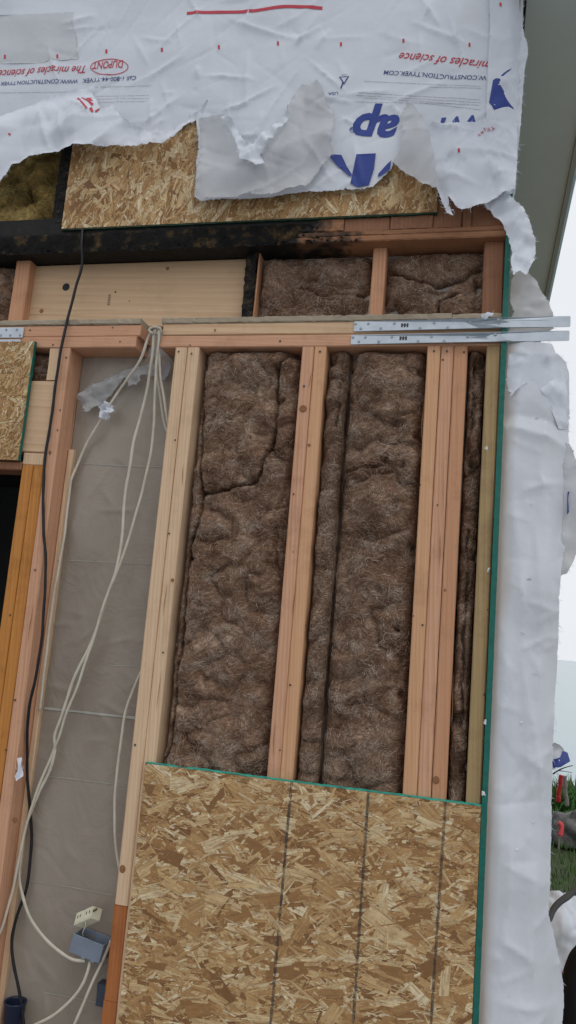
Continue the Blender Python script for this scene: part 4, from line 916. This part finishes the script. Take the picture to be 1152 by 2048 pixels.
patch('blue_print', [(1135, 984), (1142, 982), (1143, 1000), (1138, 1024), (1134, 1030)], lambda x, z: h_side(x, z) - .02, BPRINT, corner)
for k, (px, py) in enumerate(((1055, 1160), (1046, 1265), (1068, 1345), (1042, 1445), (1066, 1640), (1036, 1695), (1014, 1990), (1072, 838), (1060, 1010))):
    a = P(px, py, -.02); y = float(h_side(np.array([a.x]), np.array([a.z]))[0])
    q = [(a.x + random.uniform(-.008, .008), y - random.uniform(.000, .005), a.z + random.uniform(-.006, .006)) for _ in range(6)]
    mesh('staple_tear', q, [(0, 1, 2), (1, 2, 3), (3, 4, 5), (0, 3, 5)], WRAP if k else WRAPB, corner)
def ring(cx, cy, rx_, ry_, wdt, hf, mat, parent, off, a0=0, a1=2 * math.pi, Y=-.03, n=60, rot=0):
    V = []
    for i in range(n + 1):
        a = a0 + (a1 - a0) * i / n
        for s in (-.5, .5):
            ex, ez = (rx_ + wdt * s) * math.cos(a), (ry_ + wdt * s) * math.sin(a)
            q = P(cx + ex * math.cos(rot) - ez * math.sin(rot), cy + ex * math.sin(rot) + ez * math.cos(rot), Y); V.append((q.x, 0, q.z))
    V = np.array(V); V[:, 1] = hf(V[:, 0], V[:, 2]) - off
    return mesh('printed_ring', V, [(2 * i, 2 * i + 1, 2 * i + 3, 2 * i + 2) for i in range(n)], mat, parent)

# ---- printing on the main sheet
def text_on(s, A, B, hf, mat, parent, shear=0.0, bold=0.0, off=.0014, Yp=-.03, hscale=1.0):
    cu = bpy.data.curves.new('txt', 'FONT'); cu.body = s; cu.size = 1; cu.shear = shear; cu.offset = bold; cu.resolution_u = 3
    ob = bpy.data.objects.new('txt', cu); COL.objects.link(ob); bpy.context.view_layer.update()
    dg = bpy.context.evaluated_depsgraph_get(); me = bpy.data.meshes.new_from_object(ob.evaluated_get(dg)); bpy.data.objects.remove(ob)
    v = np.zeros(len(me.vertices) * 3); me.vertices.foreach_get('co', v); v = v.reshape(-1, 3)
    a, b = PS(*A, hf), PS(*B, hf); d = np.array([b.x - a.x, b.z - a.z]); L = np.linalg.norm(d); d /= L; up = np.array([-d[1], d[0]])
    x0, x1 = v[:, 0].min(), v[:, 0].max(); k = L / (x1 - x0)
    p = np.array([a.x, a.z]) + np.outer((v[:, 0] - x0) * k, d) + np.outer(v[:, 1] * k * hscale, up)
    me.vertices.foreach_set('co', np.column_stack([p[:, 0], np.zeros(len(p)), p[:, 1]]).ravel())
    bm = bmesh.new(); bm.from_mesh(me)
    bmesh.ops.triangulate(bm, faces=bm.faces)
    for _ in range(3):
        es = [e for e in bm.edges if e.calc_length() > .012]
        if not es: break
        bmesh.ops.subdivide_edges(bm, edges=es, cuts=1); bmesh.ops.triangulate(bm, faces=[f for f in bm.faces if len(f.verts) > 3])
    bm.to_mesh(me); bm.free()
    n = len(me.vertices); v = np.zeros(n * 3); me.vertices.foreach_get('co', v); v = v.reshape(-1, 3); v[:, 1] = hf(v[:, 0], v[:, 2]) - off
    me.vertices.foreach_set('co', v.ravel()); me.update(); me.name = 'lettering'
    return link('lettering', me, mat, parent)
T = lambda *a, **k: text_on(*a, h_main, *k.pop('m'), **k) if False else None
def TX(s, A, B, mat, hf=h_main, **k): return text_on(s, A, B, hf, mat, main_sheet, **k)
TX('DUPONT', (247, 121), (187, 124), RPRINT, hscale=1.45, bold=.012)
ring(217.5, 132, 37, 15.5, 1.6, h_main, RPRINT, main_sheet, .0014, rot=-.03)
TX('The miracles of science', (173, 131), (-2, 141), RPRINT, shear=.25, hscale=1.15, bold=.005)
TX('WWW.CONSTRUCTION.TYVEK', (157, 159), (2, 164), NAVYP, bold=.006)
TX('Call 1-800-44-TYVEK', (273, 152), (166, 158), NAVYP, bold=.006)
TX('miracles of science', (984, 124), (800, 106), RPRINT, shear=.25, hscale=1.1, bold=.005)
TX('W.CONSTRUCTION.TYVEK.COM', (974, 152), (769, 141), NAVYP, bold=.006)
TX('USA', (677, 184), (657, 185), NAVYP, bold=.006)
TX('1', (690, 157), (687, 157), NAVYP); TX('HDPE', (695, 149), (684, 149), GPRINT)
patch('printed_triangle', [(678, 154), (699, 153), (688, 170), (688, 166.5), (695, 155.5), (682, 156), (688, 166.5), (688, 170)][:3] , h_main, NAVYP, main_sheet, .0012, .004)
patch('printed_triangle', [(682, 155.8), (695, 155.3), (688.3, 166)], h_main, WRAP, main_sheet, .0018, .004)
TX('ap', (801, 234), (711, 217 + 13), BPRINT, shear=.1, bold=.035)
TX('Wr', (962, 231), (864, 238), BPRINT, shear=.1, bold=.03)
TX('R', (706, 255), (701, 254), BPRINT); ring(703.5, 257, 4.6, 4.8, 1.0, h_main, BPRINT, main_sheet, .0014)
TX('T35163', (986, 253), (955, 270), RPRINT, hf=lambda x, z: h_right(x, z), off=.0018)
for pl_ in ([(657, 310), (683, 311), (694, 334), (705, 352), (700, 354), (676, 334)], [(713, 310), (752, 308), (748, 340), (738, 372), (714, 375), (701, 368), (706, 345)], [(783, 322), (774, 330), (757, 349), (756, 356), (766, 350), (780, 340)]):
    patch('blue_print', pl_, h_main, BPRINT, main_sheet, .004, .006)
patch('blue_print', [(1024, 137), (998, 165), (1028, 219), (988, 220), (978, 206), (986, 161)], h_over, BPRINT, main_sheet, .0016)
def strip(pts, wd, mat, hf=h_main, name='printed_line', off=.0013, n=60):
    q = [PS(a, b, hf) for a, b in pts]; pth = smooth_path(q, .01) if len(q) > 2 else [q[0] + (q[1] - q[0]) * i / n for i in range(n + 1)]
    V = []
    for i, p in enumerate(pth): V += [(p.x, 0, p.z - wd / 2), (p.x, 0, p.z + wd / 2)]
    V = np.array(V); V[:, 1] = hf(V[:, 0], V[:, 2]) - off
    return mesh(name, V, [(2 * i, 2 * i + 1, 2 * i + 3, 2 * i + 2) for i in range(len(pth) - 1)], mat, main_sheet)
strip([(374, 27), (430, 25), (500, 22), (560, 14), (600, 14), (645, 17)], .0115, RPRINT, name='red_bar')
for px, py in ((10, 114), (115, 113), (213, 103), (324, 100), (438, 95), (556, 87), (682, 89), (807, 82), (939, 90)):
    patch('red_tick', [(px - 2, py - 4), (px + 2, py - 4), (px + 2, py + 4), (px - 2, py + 4)], h_main, RPRINT, main_sheet)
patch('red_tick', [(999, 6), (1003, 6), (1003, 13), (999, 13)], h_over, RPRINT, main_sheet, .0016)
patch('red_tick', [(915, 298), (920, 297), (920, 305), (916, 306)], h_right, RPRINT, main_sheet, .0018); patch('red_tick', [(17, 266), (22, 268), (21, 272), (17, 270)], h_left, RPRINT, main_sheet, .0018)
for pl_ in ([(154, 197), (158, 196), (176, 216), (172, 217)], [(162, 196), (167, 196), (188, 208), (184, 212)], [(172, 197), (186, 196), (186, 203), (180, 202)], [(178, 218), (184, 214), (188, 224), (184, 226)], [(190, 222), (201, 216), (199, 220), (192, 226)]):
    patch('red_print', pl_, h_left, RPRINT, main_sheet, .002, .005)
TX('T', (0, 0), (1, 1), RPRINT) if False else None
SHADEW = wrapmat('shade_tinted_housewrap', (.57, .595, .635), .1)
patch('shade_patch', [(-30, 32), (60, 28), (148, 24), (153, 70), (158, 118), (80, 126), (-30, 128)], h_main, SHADEW, main_sheet, .0006, .0065)  # grey tint painted in for shade where the sheet spans a hollow
def smallprint(x0, x1, y0, y1, s=.0011):
    a = x0; yy = lambda x: y0 + (y1 - y0) * (x - x0) / (x1 - x0)
    while a < x1:
        b = min(x1, a + random.uniform(6, 30)); strip([(a, yy(a)), (b, yy(b))], s, GPRINT, name='small_print', n=max(2, int((b - a) / 5))); a = b + random.uniform(1.2, 2.5)
for x0, x1, y0, y1 in ((0, 150, 186, 184), (190, 304, 175, 172), (192, 298, 193, 191), (190, 298, 199, 197), (193, 296, 205, 203), (728, 960, 163, 173), (858, 962, 174, 177), (715, 960, 186, 200), (712, 962, 191, 206), (730, 958, 196, 211), (712, 905, 204, 208), (840, 962, 206, 220)):
    smallprint(x0, x1, y0, y1)

# ------------------------------------------------------------------ eave of the side wall
d = R.T @ np.array([(1143 - 576) / FPX, (370 - 1024) / FPX, 1.0]); HS = 1.98; XO = d[0] / -d[1] * HS; ZSF = CAMZ + HS
eave = empty('eave', (XG1, 0, ZSF)); tag(eave, 'grey green painted eave soffit overhanging the side wall at upper right', 'eave')
slab('soffit', (XG1 + .02, -.45, ZSF), (XO - .021, 5.6, ZSF + .02), SOFF, eave)
slab('fascia', (XO - .02, -.46, ZSF - .012), (XO, 5.61, ZSF + .18), paint('fascia_paint', (.40, .45, .43), .55, .1, 4, .02), eave)
slab('drip_edge', (XO + .0005, -.46, ZSF + .10), (XO + .03, 5.61, ZSF + .19), SOFF, eave)
slab('roof_edge', (XG1 + .0, -.44, ZSF + .03), (XO - .021, 5.6, ZSF + .17), DARKIN, eave)

# ------------------------------------------------------------------ yard beyond the corner
def rock(name, label, c, s, seed):
    bm = bmesh.new(); bmesh.ops.create_icosphere(bm, subdivisions=4, radius=1)
    for v in bm.verts:
        p = np.array(v.co); n = fbm(np.array([p[0] * 1.3 + p[2]]), np.array([p[1] * 1.3 + p[2] * .7]), 5, seed)[0]; v.co = v.co * (1 + .45 * n); v.co.z = max(v.co.z, -.45)
        v.co = Vector((v.co.x * s[0], v.co.y * s[1], v.co.z * s[2])) + Vector(c)
    me = bpy.data.meshes.new(name); bm.to_mesh(me); bm.free()
    m, t, b = newmat('grey_rock'); v = objvec(t); t.links.new(ramp(t, noise(t, v, 7, 6, .7), [(.3, (.06, .06, .058)), (.7, (.24, .235, .22))]), b.inputs['Base Color']); b.inputs['Roughness'].default_value = .9; bump(t, b, noise(t, v, 25, 5, .7), .8, .03)
    o = link(name, me, m, None, True); tag(o, label, 'rock'); return o
g = G(1142, 1695); rock('rock', 'grey boulder on the lawn behind the wrapped corner', (g.x + .05, g.y + .2, .08), (.24, .22, .20), 3)
GRASS = paint('green_grass', (.07, .14, .03), .7, .4, 8, 0)
def blades(name, label, cat, n, fpos, hgt, kind=None, wdt=.008, mat=GRASS, lean=.35):
    V = []; F = []
    for k in range(n):
        x, y = fpos(); h = hgt * random.uniform(.4, 1); a = random.uniform(0, 6.28); b = len(V); dx, dy = math.cos(a), math.sin(a); l = random.gauss(0, lean) * h; lx, ly = l * math.cos(a + 1), l * math.sin(a + 1)
        V += [(x - dx * wdt, y - dy * wdt, 0), (x + dx * wdt, y + dy * wdt, 0), (x + lx * .4 + dx * wdt * .7, y + ly * .4 + dy * wdt * .7, h * .6), (x + lx * .4 - dx * wdt * .7, y + ly * .4 - dy * wdt * .7, h * .6), (x + lx, y + ly, h)]
        F += [(b, b + 1, b + 2, b + 3), (b + 3, b + 2, b + 4)]
    o = mesh(name, V, F, mat); tag(o, label, cat, kind=kind); return o
blades('grass', 'short green lawn grass behind the corner of the house', 'grass', 9000, lambda: (random.uniform(.3, 3.5), random.uniform(1.2, 7.0)), .07, 'stuff', .005)
g = G(1145, 1650); blades('shrub', 'leafy green shrub on the bank above the boulder', 'shrub', 900, lambda: (g.x + random.gauss(.06, .16), g.y + .6 + random.gauss(0, .15)), .32, None, .014, paint('shrub_leaf', (.055, .15, .03), .6, .4, 8, 0), .6)
for k, (px, py, hh, mt) in enumerate(((1112, 1640, .28, 'shrub_leaf'), (1150, 1625, .36, 'shrub_leaf'), (1128, 1668, .16, 'shrub_leaf'), (1140, 1632, .30, 'red_leaf'))):
    if mt not in bpy.data.materials: paint('red_leaf', (.17, .035, .03), .7, .5, 10, 0)
    q = G(px, py); blades('weed', ['leafy weed clump nearest the wrap sheet on the bank', 'tall leafy weed clump at the right picture edge', 'low weed tuft in front of the boulder', 'reddish stemmed weed among the green ones'][k], 'weed', 260, lambda: (q.x + random.gauss(0, .07), q.y + .3 + random.gauss(0, .1)), hh, None, .010, bpy.data.materials[mt], .8)
REDP = paint('red_plastic', (.42, .02, .025), .45, .2, 20, 0); GREYP = paint('grey_pipe', (.12, .125, .13), .5, .2, 20, .05)
# stakes, survey tape, branch
def obj_dist(px, py, dist):                       # a point at a given distance in front of the camera
    return P(px, py, dist - D)
o = tube('stake', [obj_dist(1134, 1612, 7.6), obj_dist(1129, 1552, 7.6)], .018, paint('grey_wood', (.22, .2, .18), .8, .3, 20, .1), None, 6); tag(o, 'grey wooden stake beside the red post on the bank', 'stake')
o = tube('post', [obj_dist(1116, 1604, 7.5), obj_dist(1122, 1550, 7.5)], .020, REDP, None, 8, r1=.018); tag(o, 'short dark red post on the bank', 'post')
o = tube('branch', [obj_dist(1106, 1548, 7.4), obj_dist(1118, 1540, 7.4), obj_dist(1130, 1535, 7.4), obj_dist(1146, 1531, 7.4)], .007, paint('bark', (.03, .025, .02), .9, .2, 20, .1), None, 6, r1=.003); tag(o, 'thin bare branch sticking out past the wrap sheet', 'branch')
tube('twig', [obj_dist(1116, 1541, 7.4), obj_dist(1130, 1543, 7.4), obj_dist(1144, 1545, 7.4)], .004, bpy.data.materials['bark'], o, 5, r1=.002)
PINK = paint('pink_survey_tape', (.80, .10, .12), .5, .1, 20, 0)
def sheet_at(name, pts, dist, amp, mat, label, cat, seed, step=.01):
    A = [(P(a, b, dist - D).x, P(a, b, dist - D).z) for a, b in pts]; o = sheet(name, tear(A, .004, .02, seed), lambda x, z: dist - D - crumple(x, z, seed, amp, .12, 4), mat, None, step); tag(o, label, cat); return o
sheet_at('survey_tape', [(1116, 1645), (1122, 1643), (1126, 1652), (1124, 1668), (1118, 1673), (1115, 1662), (1120, 1655)], 5.9, .02, PINK, 'bright pink survey tape in front of the boulder', 'tape')if False else None
o = tube('survey_tape', [P(1117, 1645, 3.4), P(1123, 1650, 3.4), P(1124, 1660, 3.4), P(1120, 1672, 3.4)], .014, PINK, None, 6, .35); tag(o, 'bright pink survey tape in front of the boulder', 'tape')
tube('stake', [P(1117, 1645, 3.41), P(1117, 1700, 3.41)], .005, bpy.data.materials['grey_wood'], o, 5)
rag = empty('wrap_scrap', P(1120, 1515, 3.0)); tag(rag, 'blue and white wrap scrap blowing out behind the corner sheet', 'house wrap')
def hr(x, z): return 3.0 - crumple(x, z, 7, .05, .2, 4)
sheet('scrap', tear([(P(a, b, 3.).x, P(a, b, 3.).z) for a, b in [(1098, 1490), (1106, 1482), (1118, 1488), (1134, 1505), (1137, 1520), (1120, 1530), (1098, 1535)]], .005, .02, 3), hr, WRAP, rag, .02)
sheet('blue_print', [(P(a, b, 3.).x, P(a, b, 3.).z) for a, b in [(1098, 1518), (1118, 1512), (1124, 1500), (1134, 1504), (1138, 1520), (1120, 1529), (1100, 1533)]], lambda x, z: hr(x, z) - .004, BPRINT, rag, .02)
def sack():
    g = G(1122, 1990); bm = bmesh.new(); bmesh.ops.create_icosphere(bm, subdivisions=5, radius=1)
    for v in bm.verts:
        p = np.array(v.co); n = fbm(np.array([p[0] * 1.6 + p[1]]), np.array([p[2] * 1.6]), 4, 8)[0] + .3 * float(np.abs(perlin(np.array([p[0] * 4]), np.array([p[2] * 4 + p[1]]), 2))[0])
        v.co = v.co * (1 + .22 * n); v.co = Vector((v.co.x * .17, v.co.y * .17, max(v.co.z, -.75) * .24))
    me = bpy.data.meshes.new('sack'); bm.to_mesh(me); bm.free(); o = link('sack', me, WRAP, None, True); o.location = (g.x - .03, g.y + .15, .19); o.rotation_euler = (0, .35, 0)
    tag(o, 'slumped white woven sack on the ground behind the corner', 'sack')
    q = P(1124, 1940, .55); m = mesh('red_print', [q + Vector((-.025, 0, .05)), q + Vector((.02, 0, -.04)), q + Vector((-.002, -.004, -.035)), q + Vector((-.028, -.003, .03))], [(0, 1, 2, 3)], REDP); tag(m, 'red plastic sliver beside the white sack', 'plastic strip'); m.name = 'plastic_strip'
sack()
o = tube('conduit', [P(1165, 1770, 1.2), P(1140, 1788, 1.2), P(1118, 1806, 1.2), P(1104, 1826, 1.2), P(1094, 1850, 1.2), P(1086, 1900, 1.2)], .0125, GREYP); tag(o, 'grey bent conduit arching behind the wrap sheet', 'conduit')
def bundle():
    c = P(1166, 2005, .35); bm = bmesh.new(); bmesh.ops.create_icosphere(bm, subdivisions=5, radius=1)
    for v in bm.verts:
        p = np.array(v.co); n = fbm(np.array([p[0] * 1.2 + p[1]]), np.array([p[2] * 1.2]), 4, 18)[0]; v.co = v.co * (1 + .18 * n); v.co = Vector((v.co.x * .075, v.co.y * .09, v.co.z * .24))
    me = bpy.data.meshes.new('bag'); bm.to_mesh(me); bm.free(); o = link('bag', me, paint('black_cloth', (.012, .013, .016), .85, .3, 30, .3), None, True); o.location = (c.x, c.y, c.z - .06); o.rotation_euler = (0, .12, 0)
    tag(o, 'black cloth bag at the lower right edge of the picture', 'bag')
bundle()
